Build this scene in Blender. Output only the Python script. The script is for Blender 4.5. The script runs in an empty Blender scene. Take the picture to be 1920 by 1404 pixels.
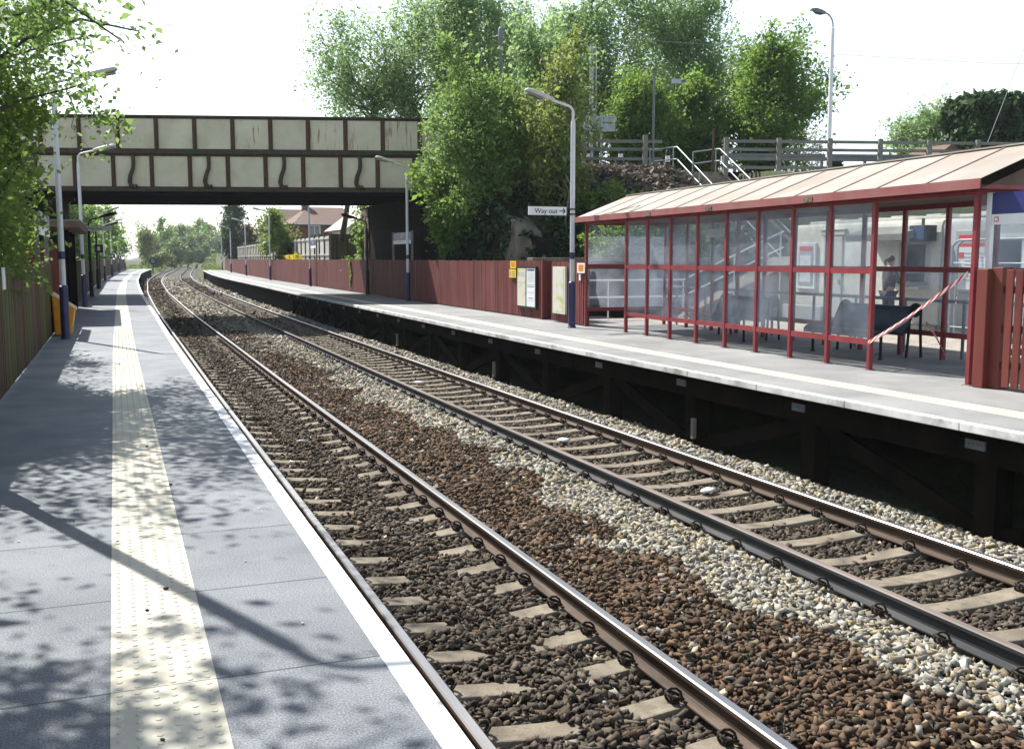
import bpy, math, random
import numpy as np
from mathutils import Vector, Matrix

S = bpy.context.scene
COL = S.collection
R = math.radians
rnd = random.Random(7)
NR = np.random.default_rng(11)

# ------------------------------------------------------------------ materials
def nn(nt, typ, **kw):
    n = nt.nodes.new(typ)
    for k, v in kw.items():
        setattr(n, k, v)
    return n

def c4(c):
    return (c[0], c[1], c[2], 1.0)

def base_mat(name):
    m = bpy.data.materials.new(name)
    m.use_nodes = True
    nt = m.node_tree
    b = nt.nodes['Principled BSDF']
    return m, nt, b

def mapping(nt, stretch=(1, 1, 1), coord='Object'):
    tc = nn(nt, 'ShaderNodeTexCoord')
    mp = nn(nt, 'ShaderNodeMapping')
    mp.inputs['Scale'].default_value = stretch
    nt.links.new(tc.outputs[coord], mp.inputs['Vector'])
    return mp.outputs['Vector']

def noise(nt, vec, scale, detail=5.0, rough=0.6):
    n = nn(nt, 'ShaderNodeTexNoise')
    n.inputs['Scale'].default_value = scale
    n.inputs['Detail'].default_value = detail
    n.inputs['Roughness'].default_value = rough
    nt.links.new(vec, n.inputs['Vector'])
    return n.outputs['Fac']

def ramp(nt, fac, stops):
    r = nn(nt, 'ShaderNodeValToRGB')
    e = r.color_ramp.elements
    e[0].position, e[0].color = stops[0][0], c4(stops[0][1])
    e[1].position, e[1].color = stops[-1][0], c4(stops[-1][1])
    for p, c in stops[1:-1]:
        x = e.new(p)
        x.color = c4(c)
    nt.links.new(fac, r.inputs['Fac'])
    return r.outputs['Color']

def mixc(nt, fac, a, b, mode='MIX'):
    m = nn(nt, 'ShaderNodeMix', data_type='RGBA', blend_type=mode)
    for sock, val in ((m.inputs[0], fac), (m.inputs[6], a), (m.inputs[7], b)):
        if isinstance(val, (int, float)):
            sock.default_value = val
        elif isinstance(val, tuple):
            sock.default_value = c4(val)
        else:
            nt.links.new(val, sock)
    return m.outputs[2]

def scaled(nt, col, name='tint'):
    a = nn(nt, 'ShaderNodeAttribute', attribute_name=name)
    v = nn(nt, 'ShaderNodeVectorMath', operation='SCALE')
    nt.links.new(col, v.inputs[0])
    nt.links.new(a.outputs['Fac'], v.inputs['Scale'])
    return v.outputs[0]

def bumpify(nt, b, fac, strength, dist=0.01):
    bp = nn(nt, 'ShaderNodeBump')
    bp.inputs['Strength'].default_value = strength
    bp.inputs['Distance'].default_value = dist
    nt.links.new(fac, bp.inputs['Height'])
    nt.links.new(bp.outputs['Normal'], b.inputs['Normal'])

def mat(name, c1, c2=None, scale=4, rough=.8, bump=0, bscale=60, metal=0, spec=.3,
        stretch=(1, 1, 1), tint=False, lo=.35, hi=.65, dirt=None, dscale=1.2, dlo=.55, dhi=.75, bdist=.01, bstretch=None, speck=0, rand=False):
    m, nt, b = base_mat(name)
    v = mapping(nt, stretch)
    if rand:
        oi = nn(nt, 'ShaderNodeObjectInfo')
        sc_ = nn(nt, 'ShaderNodeMath', operation='MULTIPLY')
        sc_.inputs[1].default_value = 90.0
        nt.links.new(oi.outputs['Random'], sc_.inputs[0])
        ad = nn(nt, 'ShaderNodeVectorMath', operation='ADD')
        nt.links.new(v, ad.inputs[0])
        nt.links.new(sc_.outputs[0], ad.inputs[1])
        v = ad.outputs[0]
    if c2 is None:
        c2 = tuple(min(1, x * 1.12) for x in c1)
    col = ramp(nt, noise(nt, v, scale), [(lo, c1), (hi, c2)])
    if dirt is not None:
        df = nn(nt, 'ShaderNodeMapRange')
        df.inputs['From Min'].default_value = dlo
        df.inputs['From Max'].default_value = dhi
        nt.links.new(noise(nt, v, dscale, 8), df.inputs['Value'])
        col = mixc(nt, df.outputs['Result'], col, dirt)
    if speck:
        sp = ramp(nt, noise(nt, mapping(nt), speck, 2, .8), [(.34, (.5, .5, .52)), (.5, (1, 1, 1)), (.66, (1.6, 1.6, 1.55))])
        col = mixc(nt, 1.0, col, sp, 'MULTIPLY')
    if tint:
        col = scaled(nt, col)
    nt.links.new(col, b.inputs['Base Color'])
    b.inputs['Roughness'].default_value = rough
    b.inputs['Metallic'].default_value = metal
    b.inputs['Specular IOR Level'].default_value = spec
    if bump:
        v2 = mapping(nt, bstretch or (1, 1, 1))
        bumpify(nt, b, noise(nt, v2, bscale, 4), bump, bdist)
    return m

def leaf_mat(name, dark, light, trans, tfac=.45, rough=.55):
    m, nt, b = base_mat(name)
    a = nn(nt, 'ShaderNodeAttribute', attribute_name='tint')
    col = ramp(nt, a.outputs['Fac'], [(0.0, dark), (1.0, light)])
    nt.links.new(col, b.inputs['Base Color'])
    b.inputs['Roughness'].default_value = rough
    b.inputs['Specular IOR Level'].default_value = .35
    tr = nn(nt, 'ShaderNodeBsdfTranslucent')
    tcol = mixc(nt, .55, col, trans)
    nt.links.new(tcol, tr.inputs['Color'])
    mx = nn(nt, 'ShaderNodeMixShader')
    mx.inputs[0].default_value = tfac
    nt.links.new(b.outputs[0], mx.inputs[1])
    nt.links.new(tr.outputs[0], mx.inputs[2])
    nt.links.new(mx.outputs[0], nt.nodes['Material Output'].inputs['Surface'])
    return m

def glass_mat(name, film=(.60, .66, .76), lo=.07, hi=.28):
    m, nt, b = base_mat(name)
    nt.nodes.remove(b)
    v = mapping(nt, (1, 1, 1))
    n1 = noise(nt, v, 1.3, 4)
    mr = nn(nt, 'ShaderNodeMapRange')
    mr.inputs['From Min'].default_value = .35
    mr.inputs['From Max'].default_value = .7
    mr.inputs['To Min'].default_value = lo
    mr.inputs['To Max'].default_value = hi
    nt.links.new(n1, mr.inputs['Value'])
    tr = nn(nt, 'ShaderNodeBsdfTransparent')
    tr.inputs['Color'].default_value = (.93, .95, .96, 1)
    di = nn(nt, 'ShaderNodeBsdfDiffuse')
    di.inputs['Color'].default_value = c4(film)
    tl = nn(nt, 'ShaderNodeBsdfTranslucent')
    tl.inputs['Color'].default_value = c4(film)
    dm = nn(nt, 'ShaderNodeMixShader')
    nt.links.new(di.outputs[0], dm.inputs[1])
    nt.links.new(tl.outputs[0], dm.inputs[2])
    gl = nn(nt, 'ShaderNodeBsdfGlossy')
    gl.inputs['Roughness'].default_value = .06
    fa = nn(nt, 'ShaderNodeLayerWeight')
    fa.inputs['Blend'].default_value = .5
    lw = nn(nt, 'ShaderNodeMath', operation='POWER')
    lw.inputs[1].default_value = 5.0
    nt.links.new(fa.outputs['Facing'], lw.inputs[0])
    m1 = nn(nt, 'ShaderNodeMixShader')
    nt.links.new(mr.outputs['Result'], m1.inputs[0])
    nt.links.new(tr.outputs[0], m1.inputs[1])
    nt.links.new(dm.outputs[0], m1.inputs[2])
    m2 = nn(nt, 'ShaderNodeMixShader')
    nt.links.new(lw.outputs[0], m2.inputs[0])
    nt.links.new(m1.outputs[0], m2.inputs[1])
    nt.links.new(gl.outputs[0], m2.inputs[2])
    nt.links.new(m2.outputs[0], nt.nodes['Material Output'].inputs['Surface'])
    return m

def stripe_mat(name, ca, cb, scale, axis='Y'):
    m, nt, b = base_mat(name)
    v = mapping(nt)
    w = nn(nt, 'ShaderNodeTexWave', wave_type='BANDS', bands_direction='DIAGONAL')
    w.inputs['Scale'].default_value = scale
    nt.links.new(v, w.inputs['Vector'])
    col = ramp(nt, w.outputs['Fac'], [(.48, ca), (.52, cb)])
    nt.links.new(col, b.inputs['Base Color'])
    b.inputs['Roughness'].default_value = .4
    return m

def brick_mat(name, c1, c2, mortar, scale, w=.5, h=.25, ms=.02, rough=.9, bump=.6, rot=(0, 0, 0), off=.5, dirt=None):
    m, nt, b = base_mat(name)
    tc = nn(nt, 'ShaderNodeTexCoord')
    mp = nn(nt, 'ShaderNodeMapping')
    mp.inputs['Rotation'].default_value = rot
    nt.links.new(tc.outputs['Object'], mp.inputs['Vector'])
    br = nn(nt, 'ShaderNodeTexBrick')
    br.offset = off
    br.inputs['Scale'].default_value = scale
    br.inputs['Color1'].default_value = c4(c1)
    br.inputs['Color2'].default_value = c4(c2)
    br.inputs['Mortar'].default_value = c4(mortar)
    br.inputs['Mortar Size'].default_value = ms
    br.inputs['Brick Width'].default_value = w
    br.inputs['Row Height'].default_value = h
    nt.links.new(mp.outputs['Vector'], br.inputs['Vector'])
    n = noise(nt, mp.outputs['Vector'], 3.0, 7)
    col = mixc(nt, 1.0, br.outputs['Color'], ramp(nt, n, [(.3, (.6, .6, .6)), (.7, (1.15, 1.12, 1.1))]), 'MULTIPLY')
    nt.links.new(col, b.inputs['Base Color'])
    b.inputs['Roughness'].default_value = rough
    b.inputs['Specular IOR Level'].default_value = .05
    bumpify(nt, b, br.outputs['Fac'], -bump, .02)
    return m

M = {}
M['asphalt'] = mat('asphalt', (.135, .15, .170), (.20, .215, .235), 1.1, .75, .5, 260, tint=True, bdist=.004, spec=.35,
                   dirt=(.245, .26, .275), dscale=.8, dlo=.5, dhi=.8, speck=115)
M['asphalt_grey'] = mat('asphalt_grey', (.18, .183, .187), (.27, .272, .272), .9, .85, .5, 200, bdist=.004, tint=True,
                        dirt=(.30, .30, .29), dscale=.6, dlo=.45, dhi=.8, speck=120)
M['joint'] = mat('joint', (.075, .08, .09), rough=.9)
M['tactile'] = mat('tactile', (.50, .47, .38), (.60, .575, .48), 3, .65, .25, 150, tint=True, bdist=.003,
                   dirt=(.42, .38, .29), dscale=1.5, dlo=.5, dhi=.8)
M['white_edge'] = mat('white_edge', (.76, .76, .75), (.86, .86, .86), 4, .6, .3, 120, bdist=.003, dirt=(.40, .38, .35), dscale=2.2, dlo=.55, dhi=.85)
M['coping'] = mat('coping', (.56, .56, .55), (.74, .74, .73), 3, .7, .3, 90, bdist=.004, dirt=(.22, .21, .19), dscale=1.9, dlo=.50, dhi=.70, tint=True)
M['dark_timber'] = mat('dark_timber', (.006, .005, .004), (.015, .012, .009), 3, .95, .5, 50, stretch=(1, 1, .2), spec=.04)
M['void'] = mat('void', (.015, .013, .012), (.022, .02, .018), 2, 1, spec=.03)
M['ground'] = mat('ground', (.045, .04, .025), (.06, .085, .03), .6, .95, .8, 6, bdist=.08, dirt=(.09, .075, .05), dscale=.5)
M['bed'] = mat('bed', (.035, .03, .026), (.09, .078, .062), 22, .95, 1.0, 30, bdist=.05, dirt=(.13, .115, .09), dscale=14, dlo=.5, dhi=.7)
M['stone'] = None
M['concrete'] = mat('concrete', (.17, .143, .105), (.29, .25, .19), 9, .9, .7, 60, dirt=(.085, .07, .055), dscale=4.5, dlo=.47, dhi=.68, tint=True, bdist=.012, rand=True)
M['clip'] = mat('clip', (.022, .016, .012), (.05, .035, .025), 20, .8)
M['rail_rust'] = mat('rail_rust', (.045, .03, .021), (.10, .068, .048), 9, .75, .3, 60, stretch=(1, .15, 1), dirt=(.16, .115, .085), dscale=5)
M['rail_head'] = mat('rail_head', (.30, .30, .31), (.42, .40, .39), 4, .42, 0, metal=1, stretch=(1, .1, 1))
M['rail_dull'] = mat('rail_dull', (.13, .105, .09), (.2, .165, .145), 4, .6, spec=.3, stretch=(1, .1, 1))
M['rail_shaded'] = mat('rail_shaded', (.028, .03, .033), (.06, .062, .066), 7, .7, .3, 60, stretch=(1, .15, 1))  # side shade of the far track's left rail put into its colour
M['fence_red'] = mat('fence_red', (.105, .025, .023), (.17, .043, .038), 2.5, .7, .3, 40, stretch=(1, 1, .25), tint=True,
                     dirt=(.17, .085, .07), dscale=1.2, dlo=.52, dhi=.8, bstretch=(1, 1, .1))
M['fence_left'] = mat('fence_left', (.055, .028, .016), (.085, .048, .02), 1.3, .8, .4, 40, stretch=(1, 1, .25), tint=True,
                      dirt=(.075, .085, .02), dscale=.45, dlo=.48, dhi=.62, bstretch=(1, 1, .1))
M['maroon'] = mat('maroon', (.19, .021, .027), (.245, .034, .04), 3, .45, spec=.45, dirt=(.17, .06, .05), dscale=2.5, dlo=.55, dhi=.9)
M['maroon_faded'] = mat('maroon_faded', (.24, .065, .065), (.30, .105, .10), 2.0, .6, dirt=(.27, .15, .13), dscale=1.5, dlo=.45, dhi=.8)
M['maroon_wood'] = mat('maroon_wood', (.115, .022, .018), (.175, .043, .032), 3, .55, .3, 40, stretch=(1, 1, .2), tint=True,
                       dirt=(.10, .035, .02), dscale=1.5, dlo=.5, dhi=.8, bstretch=(1, 1, .1))
M['roof_sheet'] = mat('roof_sheet', (.315, .28, .24), (.38, .35, .305), .9, .65, dirt=(.27, .20, .155), dscale=.7, dlo=.48, dhi=.8, tint=True)
M['seam'] = mat('seam', (.26, .155, .135), (.31, .2, .17), 4, .6)
M['cream'] = mat('cream', (.51, .475, .345), (.60, .56, .42), 1.2, .65, .2, 9, bdist=.01, dirt=(.42, .37, .24), dscale=1.4, dlo=.5, dhi=.85)
M['bridge_iron'] = mat('bridge_iron', (.04, .03, .022), (.085, .055, .036), 6, .85, .5, 40, dirt=(.04, .06, .035), dscale=1.1, dlo=.48, dhi=.7)
M['rivet_iron'] = mat('rivet_iron', (.075, .042, .026), (.125, .068, .042), 9, .85, .4, 60)
M['bridge_shaded'] = mat('bridge_shaded', (.008, .008, .008), (.016, .014, .014), 2, .95, spec=.03)  # near-black ironwork copy, with the shade under the bridge put into its colour
M['masonry'] = brick_mat('masonry', (.026, .02, .015), (.018, .015, .012), (.011, .01, .008), 1.0, .62, .3, .02, rot=(R(90), 0, R(0)))
M['masonry_side'] = brick_mat('masonry_side', (.026, .021, .016), (.018, .015, .012), (.011, .01, .008), 1.0, .62, .3, .02, rot=(R(90), 0, R(90)))
M['rubble'] = mat('rubble', (.10, .085, .065), (.20, .17, .13), 2.2, .95, .8, 5, bdist=.08)
M['lamp_grey'] = mat('lamp_grey', (.50, .51, .52), (.58, .59, .60), 4, .45, spec=.5)
M['navy'] = mat('navy', (.018, .018, .075), (.03, .03, .10), 3, .4, spec=.5, dirt=(.05, .05, .11), dscale=3)
M['lamp_black'] = mat('lamp_black', (.012, .012, .016), (.02, .02, .022), 4, .6)
M['lantern'] = mat('lantern', (.42, .40, .35), (.52, .50, .45), 6, .5)
M['lens'] = mat('lens', (.12, .11, .10), (.17, .16, .14), 6, .25, spec=.6)
M['white_paint'] = mat('white_paint', (.70, .71, .71), (.78, .78, .78), 3, .5)
M['black'] = mat('black', (.012, .012, .013), rough=.5)
M['sign_blue'] = mat('sign_blue', (.02, .022, .13), (.026, .03, .16), 2, .35, spec=.5)
M['yellow'] = mat('yellow', (.72, .50, .03), (.80, .58, .05), 5, .5)
M['orange_notice'] = mat('orange_notice', (.75, .33, .03), rough=.5)
M['grit'] = mat('grit', (.62, .26, .015), (.74, .34, .03), 2, .55, dirt=(.4, .2, .05), dscale=3)
M['grit_lid'] = mat('grit_lid', (.50, .32, .16), (.62, .42, .24), 4, .6)
M['hut_roof'] = mat('hut_roof', (.10, .07, .05), (.15, .11, .08), 3, .85, .4, 30)
M['steel_mesh'] = mat('steel_mesh', (.035, .05, .075), (.055, .075, .105), 3, .45, .6, 120, metal=.3, bdist=.004)
M['galv'] = mat('galv', (.29, .315, .34), (.38, .405, .43), 6, .45, metal=.2)
M['rail_grey'] = mat('rail_grey', (.13, .145, .165), (.18, .195, .215), 6, .5)
M['grp'] = mat('grp', (.56, .53, .44), (.66, .63, .54), 1.0, .5, dirt=(.44, .40, .31), dscale=1.1, dlo=.5, dhi=.9)
M['grp_grey'] = mat('grp_grey', (.34, .35, .34), (.42, .43, .42), 1.0, .5, dirt=(.28, .28, .26), dscale=1.1)
M['canopy_grey'] = mat('canopy_grey', (.16, .155, .14), (.22, .21, .19), 2, .7)
M['glass_dark'] = mat('glass_dark', (.03, .04, .045), (.05, .06, .065), 3, .08, spec=.8)
M['monitor'] = mat('monitor', (.02, .06, .13), (.05, .10, .18), 8, .2)
M['red'] = mat('red', (.55, .04, .035), rough=.5)
M['paper'] = mat('paper', (.66, .67, .68), (.74, .75, .75), 6, .6)
M['ink'] = mat('ink', (.18, .18, .2), rough=.7)
M['poster_map'] = None
M['block_paving'] = brick_mat('block_paving', (.44, .41, .36), (.36, .34, .30), (.24, .22, .2), 5.0, .5, .25, .02, rough=.9, bump=.25)
M['post_rail'] = mat('post_rail', (.16, .15, .135), (.25, .235, .21), 3, .9, .4, 40, stretch=(.3, .3, 1))
M['pale_panel'] = mat('pale_panel', (.42, .40, .36), (.52, .50, .46), 2, .85, tint=True)
M['brown_board'] = mat('brown_board', (.075, .055, .035), (.11, .085, .055), 2, .85, .3, 30, tint=True)
M['brick'] = brick_mat('brick', (.20, .085, .06), (.15, .065, .05), (.2, .17, .14), 4.0, .5, .25, .03, rot=(R(90), 0, 0), bump=.2)
M['tiles'] = mat('tiles', (.13, .085, .065), (.18, .12, .095), 8, .85, .5, 12, bdist=.03)
M['roof_light'] = mat('roof_light', (.44, .41, .37), (.52, .49, .45), 4, .8)
M['bark'] = mat('bark', (.055, .045, .035), (.11, .095, .075), 6, .95, .8, 18, stretch=(1, 1, .3), bdist=.03)
M['bark_pale'] = mat('bark_pale', (.13, .12, .10), (.22, .205, .175), 5, .9, .5, 18, stretch=(1, 1, .4), bdist=.02)
M['leaf_yellow'] = leaf_mat('leaf_yellow', (.045, .09, .02), (.17, .24, .055), (.30, .42, .08), .5)
M['leaf_fresh'] = leaf_mat('leaf_fresh', (.08, .15, .04), (.22, .33, .10), (.38, .55, .15), .5)
M['leaf_birch'] = leaf_mat('leaf_birch', (.13, .205, .085), (.29, .405, .175), (.45, .63, .25), .52)
M['leaf_mid'] = leaf_mat('leaf_mid', (.06, .125, .03), (.17, .28, .06), (.34, .52, .08), .5)
M['leaf_dark'] = leaf_mat('leaf_dark', (.012, .03, .01), (.045, .085, .025), (.07, .14, .02), .25, .45)
M['leaf_ivy'] = leaf_mat('leaf_ivy', (.012, .035, .014), (.05, .10, .035), (.09, .18, .03), .25, .4)
M['leaf_conifer'] = leaf_mat('leaf_conifer', (.02, .05, .02), (.07, .13, .04), (.10, .18, .04), .25)
M['leaf_olive'] = leaf_mat('leaf_olive', (.09, .13, .035), (.24, .29, .08), (.38, .47, .11), .5)
M['leaf_red'] = leaf_mat('leaf_red', (.06, .02, .02), (.12, .04, .035), (.2, .06, .05), .3)
M['leaf_far'] = leaf_mat('leaf_far', (.09, .14, .06), (.20, .26, .10), (.32, .42, .14), .45)
M['leaf_grass'] = leaf_mat('leaf_grass', (.06, .10, .025), (.17, .22, .06), (.28, .36, .08), .4)
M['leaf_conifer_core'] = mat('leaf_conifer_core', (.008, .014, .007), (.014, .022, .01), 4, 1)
M['leaf_brush'] = leaf_mat('leaf_brush', (.07, .055, .045), (.22, .19, .16), (.25, .21, .16), .15, .8)
M['flower'] = leaf_mat('flower', (.6, .5, .02), (.75, .62, .03), (.7, .6, .02), .3)
M['skin'] = mat('skin', (.36, .20, .14), (.42, .25, .18), 6, .55)
M['hair'] = mat('hair', (.02, .014, .01), (.035, .025, .018), 30, .6)
M['jacket'] = mat('jacket', (.035, .03, .045), (.065, .055, .075), 3, .8)
M['denim'] = mat('denim', (.02, .022, .035), (.035, .04, .06), 5, .85)
M['shirt'] = mat('shirt', (.6, .6, .6), rough=.8)
M['glass'] = glass_mat('glass')
M['glass_house'] = mat('glass_house', (.10, .12, .14), (.16, .18, .2), 2, .1, spec=.7)
M['dropping'] = mat('dropping', (.05, .045, .035), rough=.9)
M['road'] = mat('road', (.05, .05, .052), (.08, .08, .08), 2, .9)

def stone_material():
    m, nt, b = base_mat('ballast_stone')
    a = nn(nt, 'ShaderNodeAttribute', attribute_name='scol')
    v = mapping(nt)
    f = ramp(nt, noise(nt, v, 90, 3), [(.3, (.7, .7, .7)), (.7, (1.2, 1.2, 1.2))])
    col = mixc(nt, 1.0, a.outputs['Color'], f, 'MULTIPLY')
    nt.links.new(col, b.inputs['Base Color'])
    b.inputs['Roughness'].default_value = .9
    b.inputs['Specular IOR Level'].default_value = .2
    return m
M['stone'] = stone_material()

def map_material():
    m, nt, b = base_mat('poster_map')
    v = mapping(nt)
    col = ramp(nt, noise(nt, v, 3.5, 3), [(.35, (.40, .46, .16)), (.45, (.62, .60, .42)), (.55, (.60, .62, .62)), (.68, (.66, .58, .40))])
    nt.links.new(col, b.inputs['Base Color'])
    b.inputs['Roughness'].default_value = .35
    return m
M['poster_map'] = map_material()

def rust_cream():
    m, nt, b = base_mat('cream_rusted')
    v = mapping(nt)
    col = ramp(nt, noise(nt, v, 1.2), [(.35, (.51, .475, .345)), (.65, (.60, .56, .42))])
    v2 = mapping(nt, (9, 9, 1.1))
    n2 = noise(nt, v2, 1.0, 6)
    mr = nn(nt, 'ShaderNodeMapRange')
    mr.inputs['From Min'].default_value = .555
    mr.inputs['From Max'].default_value = .70
    nt.links.new(n2, mr.inputs['Value'])
    col = mixc(nt, mr.outputs['Result'], col, (.27, .125, .055))
    nt.links.new(col, b.inputs['Base Color'])
    b.inputs['Roughness'].default_value = .7
    return m
M['cream_rusted'] = rust_cream()
M['tape'] = stripe_mat('tape', (.62, .03, .03), (.75, .73, .70), 9.5)

# ------------------------------------------------------------------ mesh building
def world_of(o):
    m = Matrix.Identity(4)
    while o is not None:
        m = o.matrix_basis @ m
        o = o.parent
    return m

def np_mesh(name, verts, faces, mats, tint=None, col=None, midx=None, smooth=False):
    verts = np.asarray(verts, dtype=np.float32)
    faces = np.asarray(faces, dtype=np.int32)
    k = faces.shape[1]
    me = bpy.data.meshes.new(name)
    me.vertices.add(len(verts))
    me.vertices.foreach_set('co', verts.ravel())
    me.loops.add(faces.size)
    me.loops.foreach_set('vertex_index', faces.ravel())
    me.polygons.add(len(faces))
    me.polygons.foreach_set('loop_start', np.arange(0, faces.size, k, dtype=np.int32))
    if midx is not None:
        me.polygons.foreach_set('material_index', np.asarray(midx, dtype=np.int32))
    for m in mats:
        me.materials.append(m)
    if tint is not None:
        a = me.attributes.new('tint', 'FLOAT', 'FACE')
        a.data.foreach_set('value', np.asarray(tint, dtype=np.float32))
    if col is not None:
        a = me.attributes.new('scol', 'FLOAT_COLOR', 'FACE')
        c = np.ones((len(faces), 4), dtype=np.float32)
        c[:, :3] = col
        a.data.foreach_set('color', c.ravel())
    me.update(calc_edges=True)
    if smooth:
        me.polygons.foreach_set('use_smooth', np.ones(len(faces), dtype=bool))
    return me

def link(name, me, parent=None):
    o = bpy.data.objects.new(name, me)
    COL.objects.link(o)
    if parent is not None:
        o.parent = parent
    return o

class MB:
    """collects shapes in WORLD coordinates, links them as one mesh"""
    def __init__(s):
        s.v, s.f, s.m, s.t = [], [], [], []

    def add(s, vs, fs, mi=0, t=1.0):
        n = len(s.v)
        s.v += [tuple(p) for p in vs]
        for f in fs:
            s.f.append(tuple(i + n for i in f))
            s.m.append(mi)
            s.t.append(t)

    def hexa(s, p, mi=0, t=1.0):   # p: 4 bottom (ccw), 4 top
        s.add(p, [(3, 2, 1, 0), (4, 5, 6, 7), (0, 1, 5, 4), (1, 2, 6, 5), (2, 3, 7, 6), (3, 0, 4, 7)], mi, t)

    def box(s, a, b, mi=0, t=1.0):
        x0, y0, z0 = a
        x1, y1, z1 = b
        s.hexa([(x0, y0, z0), (x1, y0, z0), (x1, y1, z0), (x0, y1, z0), (x0, y0, z1), (x1, y0, z1), (x1, y1, z1), (x0, y1, z1)], mi, t)

    def obox(s, c, sz, rz=0.0, mi=0, t=1.0, rot=None):
        m = rot if rot is not None else Matrix.Rotation(rz, 3, 'Z')
        hx, hy, hz = sz[0] / 2, sz[1] / 2, sz[2] / 2
        c = Vector(c)
        P = [c + m @ Vector(q) for q in ((-hx, -hy, -hz), (hx, -hy, -hz), (hx, hy, -hz), (-hx, hy, -hz), (-hx, -hy, hz), (hx, -hy, hz), (hx, hy, hz), (-hx, hy, hz))]
        s.hexa(P, mi, t)

    def beam(s, a, b, w, h, mi=0, t=1.0, up=(0, 0, 1)):
        a, b = Vector(a), Vector(b)
        d = (b - a).normalized()
        u = Vector(up)
        r = d.cross(u)
        if r.length < 1e-4:
            r = Vector((1, 0, 0))
        r.normalize()
        u = r.cross(d).normalized()
        r, u = r * w / 2, u * h / 2
        s.hexa([a - r - u, a + r - u, b + r - u, b - r - u, a - r + u, a + r + u, b + r + u, b - r + u], mi, t)

    def tube(s, path, r, n=8, mi=0, t=1.0, cap=True):
        path = [Vector(p) for p in path]
        k = len(path)
        rs = r if isinstance(r, (list, tuple)) else [r] * k
        ring = []
        prev = None
        for i, p in enumerate(path):
            d = (path[min(i + 1, k - 1)] - path[max(i - 1, 0)])
            if d.length < 1e-9:
                d = Vector((0, 0, 1))
            d.normalize()
            if prev is None:
                u = d.cross(Vector((0, 0, 1)))
                if u.length < 1e-3:
                    u = d.cross(Vector((1, 0, 0)))
            else:
                u = prev - d * prev.dot(d)
            u.normalize()
            prev = u
            w = d.cross(u)
            ring.append([p + (u * math.cos(2 * math.pi * j / n) + w * math.sin(2 * math.pi * j / n)) * rs[i] for j in range(n)])
        vs = [q for rr in ring for q in rr]
        fs = []
        for i in range(k - 1):
            for j in range(n):
                a, b = i * n + j, i * n + (j + 1) % n
                fs.append((a, b, b + n, a + n))
        if cap:
            fs.append(tuple(reversed(range(n))))
            fs.append(tuple(range((k - 1) * n, k * n)))
        s.add(vs, fs, mi, t)

    def lathe(s, prof, c, n=16, mi=0, t=1.0):
        vs, fs = [], []
        for r, z in prof:
            for j in range(n):
                a = 2 * math.pi * j / n
                vs.append((c[0] + r * math.cos(a), c[1] + r * math.sin(a), c[2] + z))
        for i in range(len(prof) - 1):
            for j in range(n):
                a, b = i * n + j, i * n + (j + 1) % n
                fs.append((a, b, b + n, a + n))
        fs.append(tuple(reversed(range(n))))
        fs.append(tuple(range((len(prof) - 1) * n, len(prof) * n)))
        s.add(vs, fs, mi, t)

    def sweep(s, prof, ys, xf, mi=0, t=1.0, closed=True, zf=None):
        """profile (dx, z) swept along the line X = xf(Y)"""
        n, k = len(prof), len(ys)
        vs = []
        for y in ys:
            x = xf(y)
            dz = zf(y) if zf else 0
            for dx, z in prof:
                vs.append((x + dx, y, z + dz))
        fs = []
        for i in range(k - 1):
            for j in range(n if closed else n - 1):
                a, b = i * n + j, i * n + (j + 1) % n
                fs.append((a, a + n, b + n, b))
        if closed:
            fs.append(tuple(range(n)))
            fs.append(tuple(reversed(range((k - 1) * n, k * n))))
        s.add(vs, fs, mi, t)

    def build(s, name, mats, parent=None, smooth=False, bevel=0, auto=None):
        if not isinstance(mats, (list, tuple)):
            mats = [mats]
        v = s.v
        if parent is not None:
            mi = world_of(parent).inverted()
            v = [mi @ Vector(p) for p in v]
        me = bpy.data.meshes.new(name)
        me.from_pydata([tuple(p) for p in v], [], s.f)
        for m in mats:
            me.materials.append(m)
        me.polygons.foreach_set('material_index', s.m)
        a = me.attributes.new('tint', 'FLOAT', 'FACE')
        a.data.foreach_set('value', s.t)
        if smooth:
            me.polygons.foreach_set('use_smooth', [True] * len(s.f))
            if auto:
                me.set_sharp_from_angle(angle=R(auto))
        me.update()
        o = link(name, me, parent)
        if bevel:
            bv = o.modifiers.new('bevel', 'BEVEL')
            bv.width = bevel
            bv.segments = 2
            bv.limit_method = 'ANGLE'
        return o

def tag(o, label=None, cat=None, group=None, kind=None):
    if label:
        o['label'] = label
    if cat:
        o['category'] = cat
    if group:
        o['group'] = group
    if kind:
        o['kind'] = kind
    return o

def empty(name, loc=(0, 0, 0), rz=0.0, label=None, cat=None, group=None, kind=None):
    o = bpy.data.objects.new(name, None)
    COL.objects.link(o)
    o.location = loc
    o.rotation_euler = (0, 0, rz)
    o.empty_display_size = .2
    return tag(o, label, cat, group, kind)

def copy_tree(o, parent=None):
    c = o.copy()
    COL.objects.link(c)
    c.parent = parent
    for ch in list(o.children):
        copy_tree(ch, c)
    return c

def place(proto, state, loc, rz, label):
    """first use moves the prototype itself, later uses copy it"""
    o = copy_tree(proto) if state.get('used') else proto
    state['used'] = True
    o.location = loc
    o.rotation_euler = (0, 0, rz)
    o['label'] = label
    return o

def text_mesh(body, size, extrude=.002):
    cu = bpy.data.curves.new('txt', 'FONT')
    cu.body = body
    cu.size = size
    cu.extrude = extrude
    o = bpy.data.objects.new('txt', cu)
    COL.objects.link(o)
    dg = bpy.context.evaluated_depsgraph_get()
    me = bpy.data.meshes.new_from_object(o.evaluated_get(dg))
    bpy.data.objects.remove(o)
    me.materials.clear()
    return me

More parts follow.
